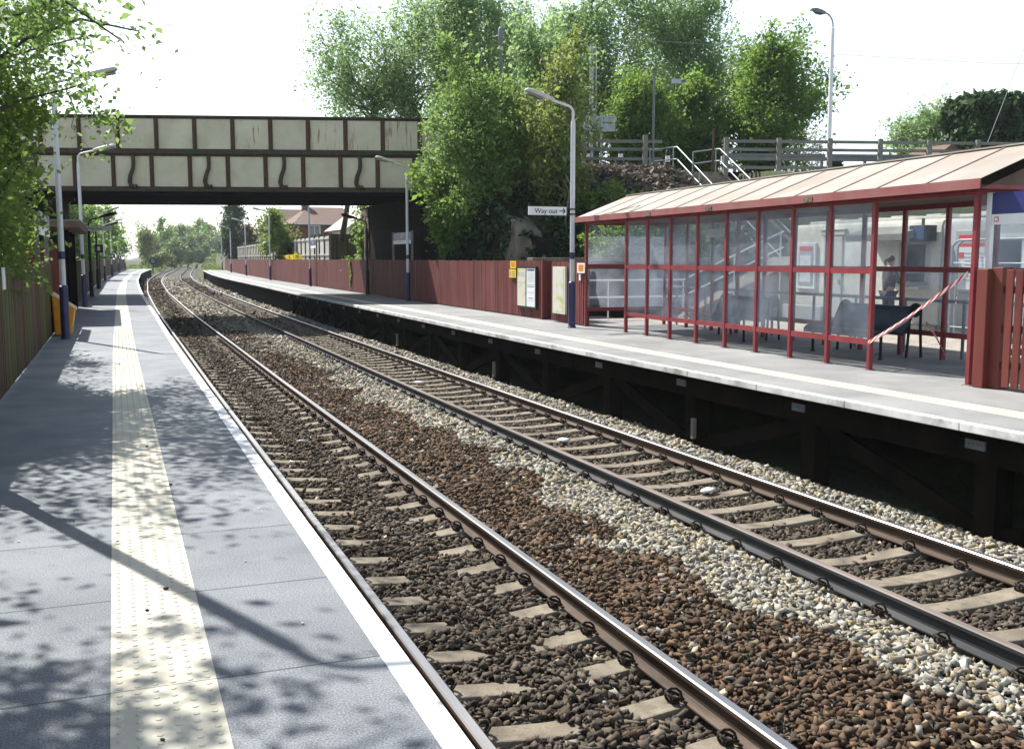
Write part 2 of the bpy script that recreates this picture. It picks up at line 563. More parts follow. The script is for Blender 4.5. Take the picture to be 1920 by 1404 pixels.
# ------------------------------------------------------------------ alignment of the line
def hermite(tab):
    xs = np.array([p[0] for p in tab], float)
    ys = np.array([p[1] for p in tab], float)
    h = np.diff(xs)
    d = np.diff(ys) / h
    m = np.zeros_like(ys)
    m[1:-1] = (d[:-1] * h[1:] + d[1:] * h[:-1]) / (h[:-1] + h[1:])
    m[0], m[-1] = d[0], d[-1]

    def f(y):
        y = np.asarray(y, float)
        i = np.clip(np.searchsorted(xs, y) - 1, 0, len(h) - 1)
        t = (y - xs[i]) / h[i]
        r = ((2 * t**3 - 3 * t**2 + 1) * ys[i] + (t**3 - 2 * t**2 + t) * h[i] * m[i] + (-2 * t**3 + 3 * t**2) * ys[i + 1] + (t**3 - t**2) * h[i] * m[i + 1])
        return r if r.ndim else float(r)
    return f

cv = hermite([(-20, -.08), (10, -.08), (22, -.075), (30, -.035), (50, .06), (70, .3), (88, .62), (100, .98), (127, 1.8), (154, 3.2), (177, 4.6), (208, 6.9), (312, 15), (480, 33.2), (620, 52)])
xr = hermite([(-10, 8.27), (0, 8.2), (7, 8.13), (13, 8.03), (20, 8.0), (37, 8.16), (48, 8.25), (68, 8.62), (94, 9.1), (117, 9.95), (156, 12.15)])
fr = hermite([(25, 11.1), (36, 11.15), (49, 11.3), (63, 11.5), (82, 11.8), (104, 12.6), (128, 13.7), (158, 15.5)])
fl = hermite([(-5, -1.33), (30, -1.33), (40, -1.33), (50, -1.28), (62, -1.18), (85, -1.0), (109, -.5), (137, .3), (166, 1.35), (177, 1.8)])
RAILZ = -.915
R1, R2, R3, R4 = 1.855, 3.36, 5.66, 7.165
def ysamp(a, b):
    out, y = [], a
    while y < b:
        out.append(y)
        y += 1.0 if y < 40 else (3.0 if y < 160 else 8.0)
    out.append(b)
    return out
def road_y(x, off=0.0):
    return 45 - .3 * x + off
# ------------------------------------------------------------------ ground
def smooth(t):
    t = np.clip(t, 0, 1)
    return t * t * (3 - 2 * t)

def ground_z(x, y):
    x = np.asarray(x, float)
    y = np.asarray(y, float)
    xc = x - cv(y)
    left = np.where(xc < -1.9, -.15 + .12 * np.clip(-1.9 - xc, 0, 12), -1.32)
    left = np.where(y > 176, np.where(xc < .6, -.75 + .05 * np.clip(-xc, 0, 20), left), left)
    right = np.where(x > fr(np.clip(y, 25, 158)) + .45, .95 * smooth((y - 44) / 10) - .35 + .02 * np.clip(xc - 12, 0, 40), -1.32)
    right = np.where((y > 158) & (xc > 9.2), -.6 + .04 * np.clip(xc - 9, 0, 20), right)
    z = np.where(xc < 5, left, right)
    z = np.where((xc > .6) & (xc < 9.2), -1.32, z)
    d = np.abs(y - (50 - .3 * x)) / 1.044          # distance from the middle of the road on the bridge
    emb = smooth((17 - d) / 11.5)
    side = np.maximum(smooth((-2.2 - x) / 3.0), smooth((x - 12.2) / 1.6))
    z = z + (5.36 - z) * emb * side
    hill = 5.36 * smooth((x - 24) / 10) * smooth((y - 12) / 22) * (y < 60) + 3.5 * smooth((x - 24) / 14) * (y >= 60)
    z = np.maximum(z, np.where(x > 22, hill - .02, -9))
    z = np.where((x > 11) & (x < 21.5) & (y < 26), -.36, z)
    z = np.where((x > 21.4) & (x < 25.2) & (y > 28.5) & (y < 38.6), np.minimum(z, (y - 29.9) * .63 - .35), z)
    return z

xs = np.unique(np.concatenate([np.arange(-300, -20, 20), np.arange(-20, -4, 1.6), np.arange(-4, 30, .6), np.arange(30, 70, 2.0), np.arange(70, 420, 25)]))
ys = np.unique(np.concatenate([np.arange(-30, 0, 3), np.arange(0, 62, .8), np.arange(62, 200, 4), np.arange(200, 800, 15), np.arange(800, 2000, 150)]))
XX, YY = np.meshgrid(xs, ys, indexing='ij')
ZZ = ground_z(XX, YY)
bmp = NR.normal(0, .05, ZZ.shape) * (ZZ > -.3) * (~((XX > 11) & (XX < 21.5) & (YY < 26.5)))
ZZ = ZZ + bmp
V = np.stack([XX.ravel(), YY.ravel(), ZZ.ravel()], 1)
nx, ny = len(xs), len(ys)
ii = (np.arange(nx - 1)[:, None] * ny + np.arange(ny - 1)[None, :]).ravel()
F = np.stack([ii, ii + ny, ii + ny + 1, ii + 1], 1)
g = link('ground', np_mesh('ground', V, F, [M['ground']], smooth=True))
tag(g, kind='structure')

# ------------------------------------------------------------------ platforms
YS_L = ysamp(-4, 177)
lp = empty('station_platform', (0, 0, 0), 0, 'near platform with blue-grey surface in dappled tree shade', 'platform')
mb = MB()
y = -4.0
k = 0
while y < 177:
    y1 = min(y + 1.16, 177)
    t = rnd.uniform(.95, 1.05)
    xa, xb = fl(y) - .05, fl(y1) - .05
    for (d0, d1, u0, u1) in ((xa, xb, cv(y), cv(y1)), (cv(y) + .4, cv(y1) + .4, cv(y) + 1.075, cv(y1) + 1.075)):
        mb.add([(d0, y, 0), (u0, y, 0), (u1, y1, 0), (d1, y1, 0)], [(0, 1, 2, 3)], 0, t * rnd.uniform(.98, 1.02))
    if k % 1 == 0 and y < 60:
        mb.add([(xa, y - .0025, .0022), (cv(y) + 1.18, y - .0025 - .02, .0022), (cv(y) + 1.18, y + .0025 - .02, .0022), (xa, y + .0025, .0022)], [(0, 1, 2, 3)], 1, 1)
    y = y1
    k += 1
mb.build('deck_surface', [M['asphalt'], M['joint']], lp)
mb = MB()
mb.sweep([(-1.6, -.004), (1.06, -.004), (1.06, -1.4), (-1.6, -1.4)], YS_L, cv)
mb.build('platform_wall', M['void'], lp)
mb = MB()
mb.sweep([(1.075, .003), (1.18, .003), (1.18, -.075), (1.075, -.075)], YS_L, cv)
mb.build('edge_coping', M['white_edge'], lp)

def blisters(mb, xfun, y0, y1, rows, dz):
    n = 7
    y = y0
    j = 0
    while y < y1:
        for i in range(rows):
            x = xfun(y) + (i + .5) * .4 / rows
            vs = []
            for (r, z) in ((.0135, 0), (.0105, .0032)):
                for q in range(n):
                    a = 2 * math.pi * q / n
                    vs.append((x + r * math.cos(a), y + r * math.sin(a), dz + z))
            fs = [(q, (q + 1) % n, n + (q + 1) % n, n + q) for q in range(n)] + [tuple(range(n, 2 * n))]
            mb.add(vs, fs, 0, 1.0)
        y += .4 / rows
        j += 1

mb = MB()
y = -4.0
while y < 177:
    y1 = min(y + (.4 if y < 40 else 2.0), 177)
    t = rnd.uniform(.94, 1.05)
    a, b = cv(y), cv(y1)
    mb.add([(a, y, .002), (a + .4, y, .002), (b + .4, y1, .002), (b, y1, .002)], [(0, 1, 2, 3)], 0, t)
    y = y1
blisters(mb, cv, 2.6, 26, 6, .002)
mb.build('tactile_strip', M['tactile'], lp)

rp = empty('station_platform', (8.2, 10, 0), 0, 'far platform on dark timber trestles with maroon shelter', 'platform')
YS_R = ysamp(-6, 157)
mb = MB()
y = -6.0
while y < 157:
    y1 = min(y + 2.3, 157)
    for o0, o1, bk in ((.11, .80, 0), (1.2, 0, 1)):
        t = rnd.uniform(.93, 1.07)
        a0, a1 = xr(y), xr(y1)
        if bk == 0:
            q = [(a0 + o0, y, 0), (a0 + o1, y, 0), (a1 + o1, y1, 0), (a1 + o0, y1, 0)]
        else:
            e0 = 13.4 if y1 < 27 else max(fr(max(y, 25)), xr(y) + 2.6) + .1
            e1 = 13.4 if y1 < 27 else max(fr(y1), xr(y1) + 2.6) + .1
            q = [(a0 + o0, y, 0), (e0, y, 0), (e1, y1, 0), (a1 + o0, y1, 0)]
        mb.add(q, [(0, 1, 2, 3)], 0, t)
    y = y1
mb.build('deck_surface', M['asphalt_grey'], rp)
mb = MB()
mb.sweep([(.80, .002), (1.2, .002)], YS_R, xr, closed=False)
blisters(mb, lambda y: xr(y) + .8, 7.5, 20, 6, .002)
mb.build('tactile_strip', M['tactile'], rp)
mb = MB()
y = -6.0
while y < 157:
    y1 = min(y + 1.75, 157)
    t = rnd.uniform(.85, 1.08)
    mb.sweep([(-.0, .004), (.11, .004), (.11, -.088), (-.0, -.088)], [y + .006, (y + y1) / 2, y1 - .006], xr, t=t)
    y = y1
mb.build('edge_coping', M['coping'], rp, bevel=.008)
mb = MB()
mb.sweep([(.12, -.15), (2.9, -.15), (2.9, -.02), (.12, -.02)], YS_R, xr)
mb.sweep([(.25, -.16), (.42, -.16), (.42, -.44), (.25, -.44)], YS_R, xr)
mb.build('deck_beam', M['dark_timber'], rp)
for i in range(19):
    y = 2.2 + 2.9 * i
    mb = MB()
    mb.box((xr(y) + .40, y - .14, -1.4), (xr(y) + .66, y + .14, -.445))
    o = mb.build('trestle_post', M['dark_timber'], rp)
    mb = MB()
    mb.box((xr(y) + .225, y - .13, -.30), (xr(y) + .247, y + .13, -.20))
    for q in (-.09, -.03, .03, .09):
        mb.lathe([(.012, -.012), (.012, .012)], (xr(y) + .222, y + q, -.25), 6)
    mb.build('bolt_plate', M['rail_grey'], o)
    mb = MB()
    za, zb = (-.5, -1.25) if i % 2 else (-1.25, -.5)
    mb.beam((xr(y) + .53, y + .14, za), (xr(y + 2.9) + .53, y + 2.76, zb), .08, .2)
    mb.build('brace', M['dark_timber'], rp)
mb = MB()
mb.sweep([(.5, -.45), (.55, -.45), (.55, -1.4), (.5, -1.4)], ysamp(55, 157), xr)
mb.sweep([(2.6, -.12), (2.7, -.12), (2.7, -1.4), (2.6, -1.4)], YS_R, xr)  # dark sheet added beneath the deck to keep light out from behind
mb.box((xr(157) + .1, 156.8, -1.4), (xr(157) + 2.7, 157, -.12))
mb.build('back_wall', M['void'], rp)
# a few numbered white stakes at the foot of the trestle
for y, h in ((13.62, .22), (22.6, .26), (31.9, .3)):
    mb = MB()
    mb.box((xr(y) + .33, y - .035, -1.12), (xr(y) + .39, y + .035, -1.02 + h), 0)
    o = mb.build('marker_peg', [M['post_rail']], None)
    tag(o, 'short weathered peg at foot of far platform trestle', 'peg', 'pegs along the far trestle')

mb = MB()
mb.add([(13.4, -2, .001), (21.4, -2, .001), (21.4, 26, .001), (13.4, 26, .001)], [(0, 1, 2, 3)])
mb.add([(11.2, 24.9, .0005), (13.4, 24.9, .0005), (13.4, 27, .0005), (11.2, 27, .0005)], [(0, 1, 2, 3)])
tag(mb.build('paving', M['block_paving']), kind='structure')
mb = MB()
mb.box((13.41, -2, -.35), (21.4, 26, -.004))
tag(mb.build('paving_base', M['void']), kind='structure')

# ------------------------------------------------------------------ track
def zbed(x, pale=False):
    return np.interp(x, [1.1, 1.6, 1.8, 2.15, 2.4, 2.85, 3.1, 3.45, 3.75, 4.3, 5.0, 5.4, 5.58, 5.75, 6.96, 7.12, 7.3, 7.6, 7.85, 8.35, 8.9],
                     [-1.16, -1.13, -1.125, -1.115, -1.10, -1.10, -1.115, -1.10, -1.06, -1.035, -1.04, -1.07, -1.12, -1.135, -1.135, -1.12, -1.07, -1.01, -1.03, -1.25, -1.33])
xb = np.array([1.05, 1.3, 1.6, 1.8, 2.15, 2.4, 2.85, 3.1, 3.45, 3.75, 4.3, 5.0, 5.4, 5.58, 5.75, 6.3, 6.96, 7.12, 7.3, 7.6, 7.85, 8.1, 8.35, 8.9])
yb = np.array(ysamp(-5, 640))
V = np.array([(x + cv(y), y, zbed(x) - .03 - (.05 if y > 200 else 0)) for y in yb for x in xb])
n = len(xb)
F = np.array([(j * n + i, j * n + i + 1, (j + 1) * n + i + 1, (j + 1) * n + i) for j in range(len(yb) - 1) for i in range(n - 1)])
tag(link('trackbed', np_mesh('trackbed', V, F, [M['bed']], smooth=True)), kind='structure')

# rails
prof = [(-.07, -.159), (.07, -.159), (.07, -.148), (.0105, -.128), (.0105, -.048), (.035, -.036), (.036, -.010), (.026, 0), (-.026, 0), (-.036, -.010), (-.035, -.036), (-.0105, -.048), (-.0105, -.128), (-.07, -.148)]
YS_T = ysamp(-4, 625)
rail_labels = ['shiny running rail tight against the white platform edge', 'bright rail beside the rust-brown stones, right rail of near track',
               'rail coloured dark for its shaded side beside the pale stones, left rail of far track', 'brown rail nearest the dark trestle, right rail of far track']
for xo, lb in zip((R1, R2, R3, R4), rail_labels):
    mb = MB()
    nP = len(prof)
    for i in range(len(YS_T) - 1):
        pass
    vs = [(cv(y) + xo + dx, y, RAILZ + z) for y in YS_T for dx, z in prof]
    mb.v = vs
    for i in range(len(YS_T) - 1):
        for j in range(nP):
            a, b = i * nP + j, i * nP + (j + 1) % nP
            mb.f.append((a, a + nP, b + nP, b))
            mb.m.append((2 if xo == R3 else 1) if j in (6, 7, 8) else 0)
            mb.t.append(1)
    tag(mb.build('rail', [M['rail_shaded'] if xo == R3 else M['rail_rust'], M['rail_head'], M['rail_dull']], smooth=True, auto=25), lb, 'rail')

def sleeper_mesh(dip, nm):
    mb = MB()
    sx = [-1.25, -1.0, -.78, -.6, -.42, -.2, 0, .2, .42, .6, .78, 1.0, 1.25]
    zt = [-.03, -.008, 0, 0, -dip * .45, -dip * .85, -dip, -dip * .85, -dip * .45, 0, 0, -.008, -.03]
    for i in range(len(sx) - 1):
        a, b = sx[i], sx[i + 1]
        p = []
        for x, z in ((a, zt[i]), (b, zt[i + 1])):
            p.append([(x, -.135, -.2), (x, .135, -.2), (x, .105, z), (x, -.105, z)])
        A, B = p
        mb.add(A + B, [(0, 4, 5, 1)[::-1], (1, 5, 6, 2)[::-1], (2, 6, 7, 3)[::-1], (3, 7, 4, 0)[::-1]], 0, 1)
        if i == 0:
            mb.add(A, [(0, 1, 2, 3)[::-1]])
        if i == len(sx) - 2:
            mb.add(B, [(0, 1, 2, 3)])
    o = mb.build(nm, M['concrete'], bevel=.012)
    return o

def clip_bm(sx):
    """spring clip and its shoulder, beside a rail foot; sx = side of the rail"""
    mb = MB()
    x0 = .072 * sx
    k_ = 1.0
    mb.tube([(x0 + .045 * sx + .043 * math.cos(a) * sx, .03 - .012 * i, .052 + .046 * math.sin(a)) for i, a in enumerate([q * .7 - .9 for q in range(8)])], .0095, 6)
    mb.tube([(x0 - .012 * sx, .012, .03), (x0 + .02 * sx, .03, .048), (x0 + .055 * sx, .04, .062), (x0 + .085 * sx, .02, .07), (x0 + .088 * sx, -.025, .062),
             (x0 + .06 * sx, -.055, .05), (x0 + .02 * sx, -.06, .04), (x0 - .008 * sx, -.045, .03)], .0105, 6)
    mb.tube([(x0 + .06 * sx, -.055, .05), (x0 + .045 * sx, -.02, .03), (x0 + .045 * sx, .05, .026)], .0105, 6)
    mb.hexa([(x0 + .015 * sx, -.045, 0), (x0 + .075 * sx, -.045, 0), (x0 + .075 * sx, .045, 0), (x0 + .015 * sx, .045, 0),
             (x0 + .025 * sx, -.03, .042), (x0 + .06 * sx, -.03, .03), (x0 + .06 * sx, .03, .03), (x0 + .025 * sx, .03, .042)] if sx > 0 else
            [(x0 + .075 * sx, -.045, 0), (x0 + .015 * sx, -.045, 0), (x0 + .015 * sx, .045, 0), (x0 + .075 * sx, .045, 0),
             (x0 + .06 * sx, -.03, .03), (x0 + .025 * sx, -.03, .042), (x0 + .025 * sx, .03, .042), (x0 + .06 * sx, .03, .03)])
    mb.v = [(x0 + (x - x0) * k_, y * k_, z * k_ - .004) for x, y, z in mb.v]
    return mb

SL_GROUP = {0: 'concrete sleepers under the near track', 1: 'concrete sleepers under the far track'}
for tr, (ra, rb, dip, y0, lab) in enumerate(((R1, R2, .045, 2.24, 'concrete sleeper of the near track, its middle buried in dark stones'),
                                            (R3, R4, .03, 2.08, 'concrete sleeper of the far track, open across between both rails'))):
    proto = sleeper_mesh(dip, 'sleeper')
    tag(proto, lab, 'sleeper', SL_GROUP[tr])
    clips = []
    for xo in (-.7525, .7525):
        for sx in (-1, 1):
            c = clip_bm(sx).build('rail_clip', M['clip'], None)
            c.parent = proto
            c.location = (xo, 0, 0)
            clips.append(c)
    step = .618 if tr == 0 else .67
    bare = None
    for i in range(150 if tr == 0 else 125):
        y = y0 + i * step
        if i == 0:
            o = proto
        elif y < 36:
            o = copy_tree(proto)
        else:
            if bare is None:
                bare = proto.data
            o = bpy.data.objects.new('sleeper', bare)
            COL.objects.link(o)
            tag(o, lab, 'sleeper', SL_GROUP[tr])
        xm = (ra + rb) / 2
        o.location = (cv(y) + xm, y + rnd.uniform(-.02, .02), RAILZ - .161)
        o.rotation_euler = (0, 0, -math.atan((cv(y + 1) - cv(y - 1)) / 2) + rnd.uniform(-.012, .012))

# ballast stones
def ico():
    t = (1 + 5**.5) / 2
    v = np.array([(-1, t, 0), (1, t, 0), (-1, -t, 0), (1, -t, 0), (0, -1, t), (0, 1, t), (0, -1, -t), (0, 1, -t), (t, 0, -1), (t, 0, 1), (-t, 0, -1), (-t, 0, 1)], float)
    v /= np.linalg.norm(v[0])
    f = np.array([(0, 11, 5), (0, 5, 1), (0, 1, 7), (0, 7, 10), (0, 10, 11), (1, 5, 9), (5, 11, 4), (11, 10, 2), (10, 7, 6), (7, 1, 8),
                  (3, 9, 4), (3, 4, 2), (3, 2, 6), (3, 6, 8), (3, 8, 9), (4, 9, 5), (2, 4, 11), (6, 2, 10), (8, 6, 7), (9, 8, 1)])
    return v, f
OCT = (np.array([(1, 0, 0), (-1, 0, 0), (0, 1, 0), (0, -1, 0), (0, 0, 1), (0, 0, -1)], float),
       np.array([(0, 2, 4), (2, 1, 4), (1, 3, 4), (3, 0, 4), (2, 0, 5), (1, 2, 5), (3, 1, 5), (0, 3, 5)]))

BOX = (np.array([(-1, -1, -1), (1, -1, -1), (1, 1, -1), (-1, 1, -1), (-1, -1, 1), (1, -1, 1), (1, 1, 1), (-1, 1, 1)], float) * .72,
       np.array([(0, 3, 2), (0, 2, 1), (4, 5, 6), (4, 6, 7), (0, 1, 5), (0, 5, 4), (1, 2, 6), (1, 6, 5), (2, 3, 7), (2, 7, 6), (3, 0, 4), (3, 4, 7)]))

def rot_mats(n):
    q = NR.normal(size=(n, 4))
    q /= np.linalg.norm(q, axis=1)[:, None]
    w, x, y, z = q.T
    return np.stack([1 - 2 * (y * y + z * z), 2 * (x * y - z * w), 2 * (x * z + y * w), 2 * (x * y + z * w), 1 - 2 * (x * x + z * z), 2 * (y * z - x * w),
                     2 * (x * z - y * w), 2 * (y * z + x * w), 1 - 2 * (x * x + y * y)], 1).reshape(n, 3, 3)

def stones(P, rad, kind):
    v, f = kind
    n = len(P)
    B = np.repeat(v[None], n, 0)
    B = B * NR.uniform(.55, 1.25, (n, len(v), 1)) + NR.normal(0, .10, (n, len(v), 3))
    sc = np.stack([NR.uniform(1.05, 1.75, n), NR.uniform(.75, 1.15, n), NR.uniform(.32, .7, n)], 1)
    B = B * sc[:, None, :]
    B = np.einsum('nij,nkj->nki', rot_mats(n), B)
    B[:, :, 2] *= .8
    B = B * rad[:, None, None] + P[:, None, :]
    Fs = f[None] + (np.arange(n) * len(v))[:, None, None]
    return B.reshape(-1, 3), Fs.reshape(-1, 3), len(f)

def vnoise(x, y, s):
    return (np.sin(x * 2.1 * s + 1.3 * np.sin(y * 1.7 * s)) + np.sin(y * 2.9 * s + 1.1 * np.sin(x * 3.1 * s + 2))) * .25 + .5

SETS = {'dark': [], 'rust': [], 'pale': []}
for (ya, yb_, sp, r, kind) in ((1.9, 11, .041, .0275, 'i'), (11, 22, .05, .031, 'i'), (22, 42, .075, .042, 'o'), (42, 80, .13, .068, 'o'), (80, 150, .28, .13, 'o')):
    gx = np.arange(1.25, 8.75, sp)
    gy = np.arange(ya, yb_, sp)
    X, Y = np.meshgrid(gx, gy)
    X = X.ravel() + NR.uniform(-.5, .5, X.size) * sp
    Y = Y.ravel() + NR.uniform(-.5, .5, Y.size) * sp
    # keep what the camera could see, with a wide margin
    psi = R(21.34)
    dep = X * math.sin(psi) + Y * math.cos(psi)
    lat = X * math.cos(psi) - Y * math.sin(psi)
    dn = 2.7
    ok = (dep > 1.2) & (np.abs(lat) < dep * .62 + .6)
    X, Y = X[ok], Y[ok]
    rad = r * np.clip(NR.lognormal(-.02, .30, X.size), .5, 1.55)
    keep = np.ones(X.size, bool)
    for q in (R1, R2, R3, R4):
        keep &= ~(np.abs(X - q) < .085)
    # bare concrete: the ends beside the rails on the near track, the whole width on the far track
    ph0 = np.abs(((Y - 2.24 + .309) % .618) - .309)
    on0 = (ph0 < .115) & (((X > R1) & (X < R1 + .60 + .1 * np.sin(Y * 11))) | ((X < R2) & (X > R2 - .48 - .08 * np.sin(Y * 7))))
    ph1 = np.abs(((Y - 2.08 + .335) % .67) - .335)
    on1 = (ph1 < .115) & (X > R3) & (X < R4)
    keep &= ~(on0 & (NR.random(X.size) > .03)) & ~(on1 & (NR.random(X.size) > .05 + .22 * (vnoise(X * 2, Y * 1.3, 1.0) > .62)))
    X, Y, rad = X[keep], Y[keep], rad[keep]
    Z = zbed(X) + NR.normal(0, .012, X.size) * (r / .0275)
    # the ballast is heaped a little in the six-foot and by the trestle
    heap = (vnoise(X, Y, 1.0) - .5) * .06 * (((X > 3.6) & (X < 5.4)) | (X > 7.35))
    Z = Z + heap
    Xw = X + cv(Y)
    P = np.stack([Xw, Y, Z], 1)
    nz = vnoise(X * 1.3, Y * .7, 1.7)
    edge = 4.75 + (nz - .5) * .9 + .25 * np.sin(Y * .55) - .02 * np.clip(Y - 15, 0, 60)
    cat = np.where((X > 3.35) & (X < edge), 1, np.where(((X >= edge) & (X < R3 + .02)) | (X > R4), 2, 0))
    flip = NR.random(X.size)
    cat = np.where((cat == 1) & (flip > .96), 2, cat)
    cat = np.where((cat == 1) & (flip < .25), 0, cat)
    cat = np.where((cat == 0) & (flip > .987), 2, cat)
    cat = np.where((cat == 0) & (flip < .04), 1, cat)
    far_mix = np.clip((Y - 24) / 30, 0, 1)
    cat = np.where((cat == 1) & (NR.random(X.size) < far_mix * .7), 2, cat)
    for ci, key in enumerate(('dark', 'rust', 'pale')):
        s_ = cat == ci
        SETS[key].append((P[s_], rad[s_] * (1.12 if key == 'pale' else 1.0), kind, X[s_]))

for key, nm, lab in (('dark', 'dark_ballast', 'dark brown-black ballast stones lying between the rails'),
                     ('rust', 'rusty_ballast', 'rust-brown ballast stones in a band beside the near track'),
                     ('pale', 'pale_ballast', 'pale grey and cream ballast stones beside the far track')):
    VV, FF, CC, off = [], [], [], 0
    for P, rad, kind, X in SETS[key]:
        v, f, nf = stones(P, rad, BOX if kind == 'i' else OCT)
        n = len(P)
        u = NR.random((n, 1))
        br = NR.lognormal(0, .28, (n, 1))
        if key == 'dark':
            c = (np.array([.062, .05, .038]) * (1 - u) + np.array([.12, .096, .072]) * u) * br
            far = (X > R3) & (X < R4)
            c[far] *= np.array([1.0, 1.0, 1.0])
        elif key == 'rust':
            c = (np.array([.08, .053, .034]) * (1 - u) + np.array([.145, .092, .056]) * u) * br
        else:
            c = (np.array([.22, .20, .155]) * (1 - u) + np.array([.36, .35, .315]) * u) * np.clip(br, .5, 1.6)
            yel = NR.random(n) < .28
            c[yel] *= np.array([1.05, .93, .72])
        VV.append(v)
        FF.append(f + off)
        CC.append(np.repeat(np.clip(c, .01, .72), nf, 0))
        off += len(v)
    o = link(nm, np_mesh(nm, np.concatenate(VV), np.concatenate(FF), [M['stone']], col=np.concatenate(CC)))
    tag(o, lab, 'ballast', kind='stuff')
# ------------------------------------------------------------------ lamps
def lamp(height=5.25, dark=False, reach=.55):
    e = empty('platform_lamp', (0, 0, 0), 0, 'x', 'lamp post', 'platform lamp posts')
    g_, nv = (M['lamp_black'], M['lamp_black']) if dark else (M['lamp_grey'], M['navy'])  # dark lamps: the bridge's shade is put into their colour as black
    mb = MB()
    mb.lathe([(.105, 0), (.105, .03), (.088, .04), (.088, 1.08), (.092, 1.085), (.092, 1.11), (.06, 1.135)], (0, 0, 0), 18)
    mb.obox((0, .0905, .35), (.07, .01, .22))
    mb.build('base_sleeve', nv, e, smooth=True, auto=30)
    mb = MB()
    j = height - .3
    mb.lathe([(.058, 1.12), (.055, j - .12), (.050, j), (.034, j + .04), (.033, j + .06)], (0, 0, 0), 14)
    mb.build('pole', g_, e, smooth=True, auto=40)
    mb = MB()
    mb.lathe([(.0585, 1.68), (.0585, 1.84)], (0, 0, 0), 14)
    mb.build('navy_band', nv, e, smooth=True, auto=40)
    mb = MB()
    pts = [(0, 0, j + .05)]
    for k in range(7):
        a = k / 6 * R(78)
        pts.append((.16 - .16 * math.cos(a), 0, height - .1 + .18 * math.sin(a)))
    x1, z1 = pts[-1][0], pts[-1][2]
    pts.append((reach, 0, z1 + (reach - x1) * .26))
    mb.tube(pts, .03, 10)
    mb.build('arm', g_, e, smooth=True, auto=40)
    # lantern: long flattened housing, tilted up
    x0, z0 = reach - .05, pts[-1][2]
    mb = MB()
    L = .78
    secs = [(0, .04, .045), (.06, .055, .06), (.22, .075, .075), (.42, .115, .085), (.62, .125, .085), (.73, .11, .065), (.78, .06, .025)]
    n = 12
    vs, fs = [], []
    ca, sa = math.cos(R(15)), math.sin(R(15))
    for (d, w, h) in secs:
        for k in range(n):
            a = 2 * math.pi * k / n
            yy = w * math.cos(a)
            zz = h * math.sin(a) * (1.0 if math.sin(a) > 0 else .55)
            vs.append((x0 + d * ca - zz * sa, yy, z0 + d * sa + zz * ca))
    for i in range(len(secs) - 1):
        for k in range(n):
            a, b = i * n + k, i * n + (k + 1) % n
            fs.append((a, a + n, b + n, b))
    fs.append(tuple(range(n)))
    fs.append(tuple(reversed(range((len(secs) - 1) * n, len(secs) * n))))
    mb.add(vs, fs)
    la = mb.build('lantern', M['lamp_black'] if dark else M['lantern'], e, smooth=True, auto=50)
    mb = MB()
    d0, d1, zz = .30, .72, -.052
    P = []
    for d, w in ((d0, .07), (d1, .085)):
        for s_ in (-1, 1):
            for dz in (zz, zz - .03):
                P.append((x0 + d * ca - dz * sa, s_ * w, z0 + d * sa + dz * ca))
    # order: d0-: top,bot ; d0+: top,bot ; d1-: ; d1+
    mb.hexa([P[1], P[5], P[7], P[3], P[0], P[4], P[6], P[2]])
    mb.build('lens', M['lens'], la)
    return e

proto = lamp()
st = {}
L_lamps = [(-1.0, 8.46, 'grey lamp post whose long bent shadow crosses the near platform'),
           (-1.01, 23.39, 'navy-based grey lamp post in front of the yellow grit bin'),
           (-1.01, 38.86, 'navy-based grey lamp post just beyond the brown-roofed platform hut'),
           (-.67, 84.7, 'first grey lamp post beyond the bridge on the near platform'),
           (-.2, 109.4, 'near-platform lamp post standing second beyond the bridge'),
           (.55, 137.6, 'near-platform lamp post standing third beyond the bridge'),
           (1.61, 166, 'last lamp post at the far tip of the near platform')]
for x, y, lb in L_lamps:
    place(proto, st, (x, y, 0), -math.atan((cv(y + 1) - cv(y - 1)) / 2), lb)
R_lamps = [(10.44, 22.68, 'tall grey lamp post carrying the Way out sign with arrow'),
           (10.95, 39.5, 'grey lamp post in front of the bridge by the shaded maroon fence'),
           (11.2, 62.7, 'first far-platform lamp post beyond the bridge, before the pale panel fence'),
           (11.5, 82.0, 'far-platform lamp post in front of the round yellow-green tree'),
           (12.3, 104.5, 'far-platform lamp post standing third beyond the bridge'),
           (13.25, 127.6, 'far-platform lamp post standing fourth beyond the bridge'),
           (14.9, 155.9, 'last lamp post at the far end of the maroon-fenced platform')]
for x, y, lb in R_lamps:
    place(proto, st, (x, y, 0), math.pi - math.atan((cv(y + 1) - cv(y - 1)) / 2), lb)
protod = lamp(3.35, True, .5)
std = {}
place(protod, std, (-.98, 49.5, 0), 0, 'short lamp post under the bridge, coloured black for its shade, beside a Way out sign')
place(protod, std, (-.87, 62.0, 0), 0, 'short lamp post in the same shade-black on near platform just past the bridge')
place(protod, std, (11.1, 47.1, 0), math.pi, 'short lamp post under the bridge, coloured black for its shade, on the far platform')

